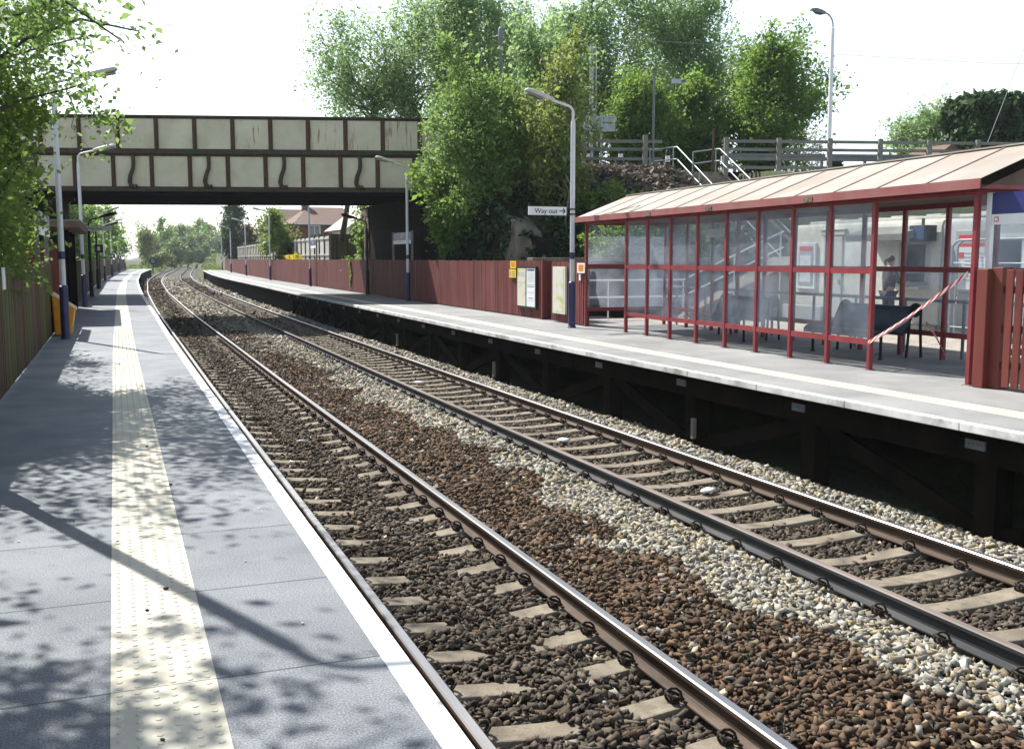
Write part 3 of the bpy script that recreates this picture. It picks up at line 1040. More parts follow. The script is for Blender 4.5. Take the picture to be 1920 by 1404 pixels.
# Way out signs
def way_out(name, x0, x1, y, z0, z1, label, arrow, ta):
    e = empty(name, ((x0 + x1) / 2, y, z0), 0, label, 'sign')
    mb = MB()
    mb.box((x0, y - .02, z0), (x1, y + .02, z1))
    mb.build('panel', M['white_paint'], e, bevel=.004)
    h = z1 - z0
    me = text_mesh('Way out', h * .84)
    w = max(v.co.x for v in me.vertices)
    me.materials.append(M['black'])
    o = link('lettering', me, e)
    o.rotation_euler = (R(90), 0, 0)
    tx = x1 - w - h * 1.2 if ta == 'R' else x0 + h * .35
    o.location = (tx - e.location.x, -.0235, h * .22)
    if arrow:
        mb = MB()
        cx_, cz = x1 - h * .55, (z0 + z1) / 2
        mb.box((cx_ - h * .42, y - .024, cz - h * .05), (cx_ + h * .28, y - .0205, cz + h * .05))
        for s_ in (-1, 1):
            mb.beam((cx_ + h * .36, y - .024, cz), (cx_ + h * .06, y - .024, cz + s_ * h * .28), .006, h * .12, up=(0, 1, 0) if False else (0, 0, 1))
        mb.build('arrow', M['black'], e)
    return e
w = way_out('direction_sign', 9.28, 10.27, 22.68, 2.73, 2.93, 'white Way out sign with black arrow bracketed to a lamp post', True, 'R')
mb = MB()
for z in (2.76, 2.88):
    mb.lathe([(.064, -.018), (.064, .018)], (10.44, 22.68, z), 14)
    mb.box((10.24, 22.665, z - .012), (10.39, 22.695, z + .012))
mb.build('bracket', M['black'], w)
w = way_out('direction_sign', -1.15, .0, 49.38, 2.92, 3.14, 'small white Way out sign under the bridge on the near platform', False, 'L')
mb = MB()
mb.box((-1.0, 49.40, 2.98), (-.96, 49.45, 3.08))
mb.build('bracket', M['black'], w)

# small black number plates on stakes along the near platform
for x, y, z, lb in ((-.75, 61.6, 2.25, 'black plate on a thin post, nearest the bridge on the near platform'), (-.1, 108.5, 1.95, 'black plate on a thin post midway along the near platform beyond bridge'), (.7, 136.8, 1.85, 'black plate on a thin post near the far tip of the near platform')):
    e = empty('number_plate', (x, y, 0), 0, lb, 'plate')
    mb = MB()
    mb.box((x - .22, y - .02, z - .22), (x + .22, y + .02, z + .22))
    mb.build('plate', M['black'], e)
    mb = MB()
    mb.tube([(x, y + .03, 0), (x, y + .03, z + .1)], .03, 6)
    mb.build('post', M['lamp_black'], e)
    mb = MB()
    mb.box((x - .07, y - .024, z - .11), (x + .07, y - .0205, z + .11))
    mb.build('white_patch', M['paper'], e)
e = empty('speed_board', (cv(182) + 1.2, 182, -.7), 0, 'round black-rimmed board on a post past the near platform end', 'sign')
mb = MB()
xx = cv(182) + 1.2
mb.tube([(xx, 182, -.8), (xx, 182, 1.6)], .06, 6)
mb.build('post', M['lamp_black'], e)
mb = MB()
mb.tube([(xx, 181.9, 1.3), (xx, 181.84, 1.3)], .62, 20)
mb.build('rim', M['black'], e)
mb = MB()
mb.tube([(xx, 181.835, 1.3), (xx, 181.8, 1.3)], .36, 20)
mb.build('face', M['rail_grey'], e)

# ------------------------------------------------------------------ left fence, bin, hut, name board
def board_fence(name, label, xf, y0, y1, h, pitch, bw, m, side, gapm=None, posts=2.4, parent=None):
    e = empty(name, (xf(y0), y0, 0), 0, label, 'fence')
    mb = MB()
    y = y0
    while y < y1 - bw * .5:
        p = pitch if y < 70 else pitch * 2.2
        b_ = bw if y < 70 else bw * 2.2
        a = y
        b = min(y + b_, y1)
        xa, xb_ = xf(a), xf(b)
        hh = h + rnd.uniform(-.012, .012)
        o_ = rnd.uniform(-.003, .003)
        mb.hexa([(xa - .011 + o_, a, .03), (xa + .011 + o_, a, .03), (xb_ + .011 + o_, b, .03), (xb_ - .011 + o_, b, .03),
                 (xa - .011 + o_, a, hh), (xa + .011 + o_, a, hh), (xb_ + .011 + o_, b, hh), (xb_ - .011 + o_, b, hh)], 0, rnd.uniform(.72, 1.2))
        y += p
    mb.build('boards', m, e)
    mb = MB()
    for z in (.3, 1.25):
        mb.sweep([(.013 * side, z), (.06 * side, z), (.06 * side, z + .09), (.013 * side, z + .09)], [q for q in ysamp(y0, y1)], xf)
    mb.build('rails', m, e)
    y = y0 + .05
    mb = MB()
    while y < y1:
        mb.box((xf(y) + side * .061 - (.1 if side < 0 else 0), y - .05, -.4), (xf(y) + side * .061 + (.1 if side > 0 else 0), y + .05, h - .05))
        y += posts
    mb.build('posts', m, e)
    return e

board_fence('board_fence', 'brown-green vertical board fence along the near platform before the hut', fl, 1.0, 29.9, 1.58, .105, .1, M['fence_left'], -1)
board_fence('board_fence', 'far brown board fence along the near platform beyond the bridge', fl, 39.5, 174, 1.6, .105, .1, M['fence_left'], -1)
mb = MB()
mb.box((-1.315, 14.2, 1.30), (-1.305, 14.55, 1.58))
tag(mb.build('paper_notice', M['paper']), 'small pale notice fixed at the top of the near brown fence', 'notice')
for y, lb in ((25.3, 'dark maroon fence post nearer the camera beside the name board'), (27.4, 'dark maroon fence post beside the hut wall')):
    mb = MB()
    mb.box((-1.30, y - .07, 0), (-1.16, y + .07, 1.66))
    tag(mb.build('fence_post', M['maroon_wood'], bevel=.008), lb, 'post')

e = empty('name_board', (-1.7, 26.5, 0), 0, 'pale station name board on two grey posts seen edge-on by the hut', 'sign')
for y in (24.9, 28.3):
    mb = MB()
    mb.box((-1.62, y - .05, -.2), (-1.52, y + .05, 2.72))
    mb.build('post', M['post_rail'], e)
mb = MB()
mb.box((-1.515, 24.85, 2.42), (-1.475, 28.35, 2.74))
mb.build('upper_panel', M['grp_grey'], e)
mb = MB()
mb.box((-1.515, 24.85, 2.22), (-1.475, 28.35, 2.415))
mb.build('lower_panel', M['white_paint'], e)

e = empty('grit_bin', (-.98, 24.5, 0), 0, 'orange-yellow grit bin with sloping lid behind the lamp post', 'bin')
mb = MB()
mb.hexa([(-1.27, 24.3, .02), (-.93, 24.3, .02), (-.93, 25.0, .02), (-1.27, 25.0, .02), (-1.30, 24.24, .90), (-.84, 24.24, .58), (-.84, 25.06, .58), (-1.30, 25.06, .90)])
mb.build('body', M['grit'], e, bevel=.03)
mb = MB()
mb.hexa([(-1.32, 24.22, .905), (-.81, 24.22, .55), (-.81, 25.08, .55), (-1.32, 25.08, .905), (-1.30, 24.24, .965), (-.82, 24.24, .61), (-.82, 25.06, .61), (-1.30, 25.06, .965)])
mb.build('lid', M['grit_lid'], e, bevel=.02)

e = empty('platform_hut', (-2.1, 34, 0), 0, 'maroon boarded platform hut with flat brown overhanging roof', 'hut')
mb = MB()
y = 30.0
while y < 38.0:
    mb.box((-1.36, y, .02), (-1.32, y + .118, 2.1), 0, rnd.uniform(.75, 1.15))
    y += .12
mb.build('front_wall', M['fence_red'], e)
mb = MB()
x = -3.2
while x < -1.4:
    mb.box((x, 29.96, .02), (x + .118, 29.999, 2.1), 0, rnd.uniform(.7, 1.1))
    x += .12
mb.build('end_wall', M['fence_red'], e)
mb = MB()
mb.box((-3.2, 30.05, 0), (-3.1, 38, 2.5))
mb.build('back_wall', M['void'], e)
for y in (30.05, 32.7, 35.3, 37.9):
    mb = MB()
    mb.box((-1.30, y - .05, 0), (-1.20, y + .05, 2.52))
    mb.build('post', M['dark_timber'], e)
mb = MB()
mb.box((-3.4, 29.6, 2.52), (-.8, 38.3, 2.70))
rf = mb.build('roof', M['hut_roof'], e, bevel=.01)
mb = MB()
mb.box((-3.42, 29.58, 2.68), (-.78, 38.32, 2.72))
mb.build('roof_edging', M['post_rail'], rf)

# ------------------------------------------------------------------ right fence and notices
def red_fence(name, label, ya, yb_):
    return board_fence(name, label, fr, ya, yb_, 1.63, .12, .09, M['fence_red'], 1)
red_fence('palisade_fence', 'long maroon board fence curving away along the far platform under the bridge', 26.12, 157)
e = board_fence('palisade_fence', 'short maroon fence piece between the gap and the shelter, bearing a map case', lambda y: 11.0, 23.2, 25.2, 1.62, .12, .09, M['fence_red'], 1)
for nm, x0, lb in (('fence_return', 11.05, 'maroon fence return leading inward at the fence gap'),):
    e = empty(nm, (11.1, 26, 0), 0, lb, 'fence')
    mb = MB()
    for i in range(7):
        mb.box((11.13 + i * .118, 26.02, .02), (11.13 + i * .118 + .108, 26.06, 1.63), 0, rnd.uniform(.6, .9))
    mb.build('boards', M['fence_red'], e)
    mb = MB()
    mb.box((11.06, 26.0, 0), (11.125, 26.11, 1.66))
    mb.build('post', M['maroon_wood'], e)
e = empty('fence_return', (11.1, 25.25, 0), 0, 'second maroon fence return, on the shelter side of the gap', 'fence')
mb = MB()
for i in range(7):
    mb.box((11.06 + i * .118, 25.21, .02), (11.06 + i * .118 + .108, 25.25, 1.62), 0, rnd.uniform(.6, .9))
mb.build('boards', M['fence_red'], e)

def poster_case(name, label, y0, y1, x, z0, z1, fm, sheets, cat='notice board'):
    """frame on the track side of the fence, sheets as parts"""
    e = empty(name, (x, (y0 + y1) / 2, z0), 0, label, cat)
    mb = MB()
    mb.box((x - .06, y0, z0), (x - .001, y1, z1))
    mb.build('frame', fm, e, bevel=.005)
    for (a, b, mm, bars) in sheets:
        mb = MB()
        mb.box((x - .066, a, z0 + .06), (x - .0605, b, z1 - .06))
        sh = mb.build('poster', mm, e)
        if bars:
            mbb = {}
            for (f0, f1, g0, g1, mk) in bars:
                q = mbb.setdefault(mk, MB())
                H_ = z1 - z0 - .12
                q.box((x - .069, b - (b - a) * f1, z0 + .06 + H_ * g0), (x - .0665, b - (b - a) * f0, z0 + .06 + H_ * g1))
            for mk, q in mbb.items():
                q.build('print', M[mk], sh)
    return e
tt = [(.08, .92, .94, .985, 'sign_blue'), (.08, .92, .575, .585, 'ink'), (.08, .92, .52, .535, 'sign_blue'), (.08, .92, .37, .375, 'ink'), (.25, .8, .215, .235, 'ink'), (.08, .92, .16, .165, 'ink')]
tt += [(.1, .9, .9 - i * .028, .905 - i * .028, 'grp_grey') for i in range(10)]
lt = [(.08, .92, .96, .985, 'yellow'), (.08, .92, .88, .886, 'ink'), (.08, .92, .84, .846, 'ink'), (.08, .92, .8, .806, 'ink'), (.08, .92, .62, .626, 'ink')]
poster_case('timetable_case', 'black-framed twin timetable case on the maroon fence', 26.36, 27.83, 11.08, .27, 1.47, M['black'],
            [(27.13, 27.76, M['poster_map'], lt), (26.43, 27.05, M['paper'], tt)])
poster_case('map_case', 'cream-framed map case on the short maroon fence by the lamp', 24.16, 24.97, 10.98, .24, 1.48, M['grp'], [(24.27, 24.86, M['poster_map'], [])])
def notice(name, label, x, y0, y1, z0, z1, m, lines, inner=None):
    e = empty(name, (x, (y0 + y1) / 2, z0), 0, label, 'notice')
    mb = MB()
    mb.box((x - .012, y0, z0), (x, y1, z1))
    mb.build('plate', m, e)
    if inner:
        mb = MB()
        mb.box((x - .0155, y0 + .07, z0 + .045), (x - .0125, y1 - .07, z1 - .045))
        mb.build('inner_panel', inner, e)
    mb = MB()
    for (f0, f1, g0, g1) in lines:
        mb.box((x - .019, y1 - (y1 - y0) * f1, z0 + (z1 - z0) * g0), (x - .016, y1 - (y1 - y0) * f0, z0 + (z1 - z0) * g1))
    mb.build('print', M['ink'] if not inner else M['red'], e)
ln = [(.15, .85, .78, .83), (.2, .8, .6, .65), (.15, .85, .42, .47), (.25, .75, .24, .29)]
notice('warning_notice', 'orange-yellow notice at the fence top, upper of two', 11.05, 27.95, 28.4, 1.40, 1.62, M['yellow'], ln, M['orange_notice'])
notice('warning_notice', 'yellow warning notice below an orange one on the maroon fence', 11.05, 27.95, 28.5, 1.13, 1.37, M['yellow'], [(.1, .2, .2, .8), (.4, .85, .7, .76), (.35, .9, .45, .51), (.4, .85, .2, .26)])
notice('warning_notice', 'white-edged orange notice on the end of the short maroon fence', 10.93, 22.98, 23.42, 1.33, 1.58, M['white_paint'], ln, M['orange_notice'])
mb = MB()
mb.box((10.96, 23.30, 1.14), (10.975, 23.40, 1.30), 0)
o = mb.build('label_plate', M['paper'])
tag(o, 'tiny white tag hung under the white-edged orange notice', 'tag')

# station name boards beyond the fence (far side)
def name_board(x, y0, y1, z0, z1, zs, label, zg=1.0):
    e = empty('name_board', (x, (y0 + y1) / 2, 0), 0, label, 'sign')
    mb = MB()
    mb.box((x - .02, y0, zs), (x + .02, y1, z1))
    mb.build('blue_panel', M['sign_blue'], e)
    mb = MB()
    mb.box((x - .02, y0, z0), (x + .02, y1, zs - .003))
    mb.build('white_strip', M['white_paint'], e)
    mb = MB()
    ym = (y0 + y1) / 2
    mb.box((x - .026, ym - .3, zs + (z1 - zs) * .62), (x - .0205, ym + .3, zs + (z1 - zs) * .78))
    mb.box((x - .026, ym - .22, zs + (z1 - zs) * .30), (x - .0205, ym + .22, zs + (z1 - zs) * .46))
    mb.build('lettering', M['grp_grey'], e)
    for y in (y0 - .06, y1 + .06):
        mb = MB()
        mb.box((x - .04, y - .05, 0), (x + .04, y + .05, z1 + .05))
        mb.build('post', M['post_rail'], e)
name_board(11.35, 40.3, 43.2, 2.3, 2.78, 2.46, 'shaded blue station name board on two posts under the bridge end')
name_board(11.75, 63.5, 65.6, 2.35, 2.82, 2.5, 'small far blue name board before the pale panel fence')

# ------------------------------------------------------------------ bridge
br = empty('road_bridge', (5, 43.5, 0), 0, 'cream and rust-brown plate girder road bridge spanning both platforms', 'bridge')
ux = Vector((1, -.3, 0)).normalized()
un = Vector((.3, 1, 0)).normalized()          # away from camera
def bp(x, off, z):
    """point on the bridge front line at X = x, 'off' metres behind the face"""
    return Vector((x, road_y(x) + off * 1.044, z))
def bbox(mb, x0, x1, o0, o1, z0, z1, mi=0, t=1.0):
    mb.hexa([bp(x0, o0, z0), bp(x1, o0, z0), bp(x1, o1, z0), bp(x0, o1, z0), bp(x0, o0, z1), bp(x1, o0, z1), bp(x1, o1, z1), bp(x0, o1, z1)], mi, t)
XA, XB = -4.6, 14.2
up = [-1.10 + 1.461 * i for i in range(-2, 11)]
lo = [-1.32 + 1.461 * i for i in range(-2, 11)]
for (z0, z1, xl, nm) in ((6.17, 7.40, up, 'upper_panel'), (4.56, 5.92, lo, 'lower_panel')):
    for i in range(len(xl) - 1):
        mb = MB()
        bbox(mb, xl[i] + .0, xl[i + 1] - .002, .02, .06, z0 - .05, z1 + .05)
        rusty = nm == 'upper_panel' and i in (6, 8, 9, 10)
        o = mb.build(nm, M['cream_rusted'] if rusty else M['cream'], br)
        if rusty:
            o['label'] = 'cream panel streaked with rust'
for nm, z0, z1, o0, o1 in (('top_flange', 7.40, 7.47, -.10, .22), ('middle_flange', 5.93, 6.0, -.14, .2), ('bottom_flange', 4.42, 4.50, -.16, .3)):
    mb = MB()
    bbox(mb, XA, XB, o0, o1, z0, z1)
    if nm == 'middle_flange':
        bbox(mb, XA, XB, -.03, .018, 6.0, 6.14)
        bbox(mb, XA, XB, -.02, .019, 5.84, 5.93)
    if nm == 'bottom_flange':
        bbox(mb, XA, XB, -.03, .018, 4.50, 4.62)
    if nm == 'top_flange':
        bbox(mb, XA, XB, -.015, .018, 7.34, 7.40)
    mb.build(nm, M['bridge_iron'], br)
for (z0, z1, xl) in ((6.14, 7.34, up), (4.62, 5.84, lo)):
    for i, x in enumerate(xl):
        mb = MB()
        bbox(mb, x - .085, x + .085, -.012, .0195, z0, z1)
        bbox(mb, x - .012, x + .012, -.11, -.012, z0, z1)
        # gusset foot
        a = [bp(x - .085, -.013, z0), bp(x + .16, -.013, z0), bp(x + .085, -.013, z0 + .2), bp(x - .085, -.013, z0 + .2)]
        z = z0 + .06
        while z < z1:
            for dx in (-.05, .05):
                p = bp(x + dx, -.014, z)
                mb.obox(p, (.036, .03, .036), math.atan(-.3))
            z += .105
        st_ = mb.build('stiffener', M['rivet_iron'], br)
for x in (.84, 3.72, 6.63, 9.6):
    mb = MB()
    pts = [(x + .05, 5.9), (x + .07, 5.6), (x + .05, 5.35), (x - .06, 5.05), (x - .10, 4.82), (x - .06, 4.66), (x + .08, 4.60), (x + .18, 4.64)]
    mb.tube([bp(a, -.08, z) for a, z in pts], [.075, .075, .08, .085, .09, .09, .085, .08], 8)
    mb.build('curved_pipe', M['bridge_iron'], br, smooth=True, auto=50)
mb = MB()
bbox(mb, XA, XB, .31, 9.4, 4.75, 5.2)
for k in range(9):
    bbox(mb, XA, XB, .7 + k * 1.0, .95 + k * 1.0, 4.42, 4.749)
mb.build('deck', M['bridge_shaded'], br)
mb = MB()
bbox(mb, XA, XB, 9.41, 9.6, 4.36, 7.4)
mb.build('rear_girder', M['bridge_shaded'], br)
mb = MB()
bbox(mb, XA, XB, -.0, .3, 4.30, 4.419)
mb.build('shaded_flange', M['bridge_shaded'], br)  # lowest flange strip, coloured near-black as the shade of the underside
# abutments
mb = MB()
bbox(mb, -4.6, -1.95, .31, 9.6, -.2, 4.30)
mb.build('abutment', M['masonry_side'], br)
mb = MB()
bbox(mb, 12.1, 14.4, .31, 9.6, -.4, 4.30)
mb.build('abutment', M['masonry_side'], br)
mb = MB()
for k in range(9):
    w_ = .42 if k % 2 else .62
    bbox(mb, 12.02, 12.099 + w_ * .3, 9.605, 9.605 + .25, .6 + k * .4, .98 + k * .4, 0)
    bbox(mb, 12.03 + rnd.uniform(0, .02), 12.098, 9.2 - w_ * .4, 9.604, .6 + k * .4, .985 + k * .4, 0)
mb.build('quoins', M['rubble'], br)
# approach pilaster to the right of the span, with the parapet wall running on
mb = MB()
bbox(mb, 12.4, 14.8, -.25, .309, -.4, 4.3)
mb.build('wing_pier', M['masonry'], br)

# stone wing wall stepping down beside the platform
ww = empty('retaining_wall', (13, 36, 0), 0, 'dark stone retaining wall with ivy between bridge and steps', 'wall')
mb = MB()
pts = [(12.55, 40.9, 5.2), (12.75, 38.4, 4.9), (12.95, 36.0, 4.1), (13.2, 34.0, 3.1), (13.6, 32.4, 2.3)]
for i in range(len(pts) - 1):
    a, b = pts[i], pts[i + 1]
    k = 0
    mb.hexa([(b[0], b[1], -.5), (b[0] + .6, b[1], -.5), (a[0] + .6, a[1], -.5), (a[0], a[1], -.5), (b[0], b[1], b[2]), (b[0] + .6, b[1], b[2]), (a[0] + .6, a[1], a[2]), (a[0], a[1], a[2])])
mb.build('masonry', M['masonry_side'], ww)
mb = MB()
mb.hexa([(13.0, 32.6, 1.2), (13.9, 31.9, .8), (14.2, 34.4, .8), (13.1, 35.4, 1.2), (13.1, 33.2, 3.0), (13.9, 32.7, 2.6), (14.2, 34.6, 3.2), (13.15, 35.2, 3.5)])
mb.build('buttress', M['rubble'], ww, bevel=.08)
# low dark wall behind the shelter end
lw = empty('boundary_wall', (14, 27.6, 0), 0, 'low dark stone wall behind the far end of the shelter', 'wall')
mb = MB()
mb.box((11.3, 27.2, -.4), (21.2, 27.55, 1.6))
mb.build('masonry', M['masonry'], lw)
mb = MB()
mb.box((11.25, 27.12, 1.602), (21.25, 27.62, 1.72))
mb.build('capping', M['rubble'], lw, bevel=.02)
hr = empty('handrail', (13, 25.4, 0), 0, 'white tubular ramp handrail before the low stone wall', 'handrail')
mb = MB()
for (zA, zB) in ((1.09, 2.5), (.62, 2.03)):
    mb.tube([(11.5, 25.4, zA), (15.2, 25.4, zA), (18.6, 25.4, zB)], .024, 8)
mb.build('bars', M['white_paint'], hr, smooth=True, auto=40)
for x in (11.6, 12.8, 14.0, 15.2, 16.9, 18.5):
    mb = MB()
    zt = 1.09 + max(0, (x - 15.2)) * .415
    mb.tube([(x, 25.4, .0), (x, 25.4, zt)], .022, 8)
    mb.build('upright', M['white_paint'], hr)
# ramp wedge that this handrail climbs
mb = MB()
mb.add([(15.2, 25.5, 0), (19.5, 25.5, 0), (19.5, 27.1, 0), (15.2, 27.1, 0), (15.2, 25.5, .02), (19.5, 25.5, 1.75), (19.5, 27.1, 1.75), (15.2, 27.1, .02)],
       [(3, 2, 1, 0), (4, 5, 6, 7), (0, 1, 5, 4), (1, 2, 6, 5), (2, 3, 7, 6), (3, 0, 4, 7)])
tag(mb.build('access_ramp', M['concrete']), 'concrete access ramp climbing behind the shelter', 'ramp')

# ------------------------------------------------------------------ steps up to the road
sp_ = empty('stairs', (23.3, 34, 0), 0, 'concrete stairs climbing the bank from platform to road', 'stairs')
mb = MB()
N = 30
for i in range(N):
    y0 = 29.5 + i * (8.5 / N)
    z1 = (i + 1) * 5.35 / N
    mb.box((22.2, y0, max(-.5, z1 - 1.0)), (24.4, y0 + 8.5 / N - .001, z1))
mb.build('steps', M['concrete'], sp_)
mb = MB()
for x in (22.0, 24.42):
    mb.hexa([(x, 29.3, -.5), (x + .18, 29.3, -.5), (x + .18, 38.1, 3.8), (x, 38.1, 3.8), (x, 29.3, .18), (x + .18, 29.3, .18), (x + .18, 38.1, 5.5), (x, 38.1, 5.5)])
mb.build('stringer', M['concrete'], sp_)
for k, x in enumerate((22.25, 24.35)):
    h = empty('handrail', (x, 34, 0), 0, ('silver double handrail on the left side of the bank stairs', 'silver double handrail on the right side of the bank stairs')[k], 'handrail')
    mb = MB()
    for dz in (1.02, .52):
        mb.tube([(x - .9, 38.6, 5.35 + dz - .12), (x, 38.2, 5.35 + dz), (x, 37.9, 5.33 + dz), (x, 29.5, .1 + dz)], .028, 8)
    mb.build('bars', M['galv'], h, smooth=True, auto=40)
    for y in (38.2, 36.1, 33.9, 31.7, 29.6):
        z = .1 + (y - 29.5) * (5.25 / 8.5)
        z = min(z, 5.35)
        mb = MB()
        mb.tube([(x, y, z - .1), (x, y, z + 1.02)], .026, 8)
        mb.build('upright', M['galv'], h)
    mb = MB()
    mb.tube([(x - .9, 38.6, 5.2), (x - .9, 38.6, 6.25)], .026, 8)
    mb.build('upright', M['galv'], h)
# ------------------------------------------------------------------ waiting shelter
sh = empty('waiting_shelter', (11.8, 16.6, 0), 0, 'long maroon glazed waiting shelter with beige pitched roof', 'shelter')
def sp(y, off, z=0.0):
    return Vector((10.325 + .029 * y + off, y - .029 * off, z))
def sbox(mb, y0, y1, o0, o1, z0, z1, mi=0, t=1.0):
    mb.hexa([sp(y0, o0, z0), sp(y0, o1, z0), sp(y1, o1, z0), sp(y1, o0, z0), sp(y0, o0, z1), sp(y0, o1, z1), sp(y1, o1, z1), sp(y1, o0, z1)], mi, t)
FP = [12.35, 13.385, 14.40, 15.45, 16.50, 17.58, 18.68, 19.73, 20.77]
BP = [10.35, 11.25, 12.2, 13.23, 14.26, 15.33, 16.40, 17.47, 18.54, 19.60, 20.69, 21.88, 23.04]
BO = 2.20
for y in FP + [10.35, 23.04]:
    mb = MB()
    sbox(mb, y - .035, y + .035, -.035, .035, 0, 2.6)
    o = mb.build('post', M['maroon'], sh, bevel=.006)
    mb = MB()
    sbox(mb, y - .075, y + .075, -.06, .06, .0, .010)
    mb.build('foot_plate', M['post_rail'], o)
for y in BP:
    mb = MB()
    sbox(mb, y - .035, y + .035, BO - .035, BO + .035, 0, 2.6)
    mb.build('post', M['maroon'], sh, bevel=.006)
ZR = ((.38, .47), (1.46, 1.55), (2.52, 2.60))
def rails(y0, y1, off, nm):
    for z0, z1 in ZR:
        mb = MB()
        sbox(mb, y0 + .036, y1 - .036, off - .026, off + .026, z0, z1)
        mb.build(nm, M['maroon'], sh)
def panes(ysl, off):
    for a, b in zip(ysl[:-1], ysl[1:]):
        for z0, z1 in ((.47, 1.46), (1.55, 2.52)):
            mb = MB()
            sbox(mb, a + .037, b - .037, off - .004, off + .004, z0 + .002, z1 - .002)
            mb.build('glass_pane', M['glass'], sh)
for a, b in zip(FP[:-1], FP[1:]):
    rails(a, b, 0, 'front_rail')
for a, b in zip(BP[:-1], BP[1:]):
    rails(a, b, BO, 'back_rail')
for (a, b) in ((10.35, 12.35), (20.77, 23.04)):
    mb = MB()
    sbox(mb, a + .036, b - .036, -.026, .026, 2.52, 2.60)
    mb.build('front_rail', M['maroon'], sh)
panes(FP, 0)
panes(BP, BO)
for y, nm in ((10.35, 'near'), (23.04, 'far')):
    for z0, z1 in ZR:
        mb = MB()
        sbox(mb, y - .026, y + .026, .036, BO - .036, z0, z1)
        mb.build('end_rail', M['maroon'], sh)
    mb = MB()
    sbox(mb, y - .03, y + .03, 1.08, 1.14, .471, 2.519)
    mb.build('end_mullion', M['maroon'], sh)
    for z0, z1 in ((.47, 1.46), (1.55, 2.52)):
        for o0, o1 in ((.037, 1.078), (1.142, BO - .037)):
            mb = MB()
            sbox(mb, y - .004, y + .004, o0, o1, z0 + .002, z1 - .002)
            mb.build('glass_pane', M['glass'], sh)
# roof
Y0, Y1 = 10.12, 23.3
RID, EZ, RZ = 1.25, 2.70, 3.27
seams = list(np.linspace(Y0, Y1, 14))
rf_ = MB()
for a, b in zip(seams[:-1], seams[1:]):
    t = rnd.uniform(.92, 1.06)
    for (o0, z0, o1, z1) in ((-.2, EZ, RID, RZ), (RID, RZ, 2.7, EZ)):
        p = [sp(a, o0, z0), sp(a, o1, z1), sp(b, o1, z1), sp(b, o0, z0)]
        dn = Vector((0, 0, -.03))
        rf_.hexa([q + dn for q in p] + p, 0, t)
roof = rf_.build('roof', M['roof_sheet'], sh)
for a in seams[1:-1]:
    mb = MB()
    p, q, r_ = sp(a, -.2, EZ + .006), sp(a, RID, RZ + .006), sp(a, 2.7, EZ + .006)
    wv = (sp(a + .0175, 0) - sp(a, 0))
    up = Vector((0, 0, .008))
    mb.add([p - wv, p + wv, q + wv, q - wv, r_ + wv, r_ - wv, p - wv + up, p + wv + up, q + wv + up, q - wv + up, r_ + wv + up, r_ - wv + up],
           [(6, 7, 8, 9), (9, 8, 10, 11), (0, 6, 9, 3), (3, 9, 11, 5), (1, 2, 8, 7), (2, 4, 10, 8), (0, 1, 7, 6), (5, 11, 10, 4)])
    mb.build('roof_seam', M['seam'], roof)
mb = MB()
mb.beam(sp(Y0, RID, RZ + .012), sp(Y1, RID, RZ + .012), .12, .02)
mb.build('ridge_cap', M['roof_sheet'], roof)
for nm, o0, o1 in (('front_fascia', -.225, -.202), ('back_fascia', 2.702, 2.725)):
    mb = MB()
    sbox(mb, Y0 - .02, Y1 + .02, o0, o1, 2.585, 2.715)
    f_ = mb.build(nm, M['maroon_faded'], sh)
    if nm == 'front_fascia':
        for y in (13.6, 16.7, 19.2):
            mb = MB()
            sbox(mb, y, y + .22, -.235, -.2255, 2.595, 2.675)
            mb.build('number_plate', M['rubble'], f_)
mb = MB()
sbox(mb, Y0, Y1, -.2, 2.7, 2.605, 2.625)
mb.build('ceiling', M['hut_roof'], sh)
for y, s_ in ((Y0, -1), (Y1, 1)):
    a, b = sorted((y + s_ * .002, y + s_ * .024))
    for (o0, z0, o1, z1) in ((-.2, EZ, RID, RZ), (RID, RZ, 2.7, EZ)):
        mb = MB()
        mb.hexa([sp(a, o0, z0 - .11), sp(a, o1, z1 - .11), sp(b, o1, z1 - .11), sp(b, o0, z0 - .11), sp(a, o0, z0 + .015), sp(a, o1, z1 + .015), sp(b, o1, z1 + .015), sp(b, o0, z0 + .015)])
        mb.build('gable_trim', M['dark_timber'], sh)
    mb = MB()
    mb.add([sp(y, -.2, 2.63), sp(y, 2.7, 2.63), sp(y, RID, RZ - .04)], [(0, 1, 2)])
    mb.add([sp(y - s_ * .01, -.2, 2.63), sp(y - s_ * .01, 2.7, 2.63), sp(y - s_ * .01, RID, RZ - .04)], [(2, 1, 0)])
    mb.build('gable_panel', M['hut_roof'], sh)
    mb = MB()
    sbox(mb, a, b, -.2, 2.7, 2.585, 2.64)
    mb.build('end_fascia', M['maroon'], sh)
mb = MB()
sbox(mb, 18.62, 19.25, 1.2, 1.23, 2.15, 2.33)
o = mb.build('hanging_sign', M['paper'])
tag(o, 'white panel hanging inside the shelter under its roof', 'sign')

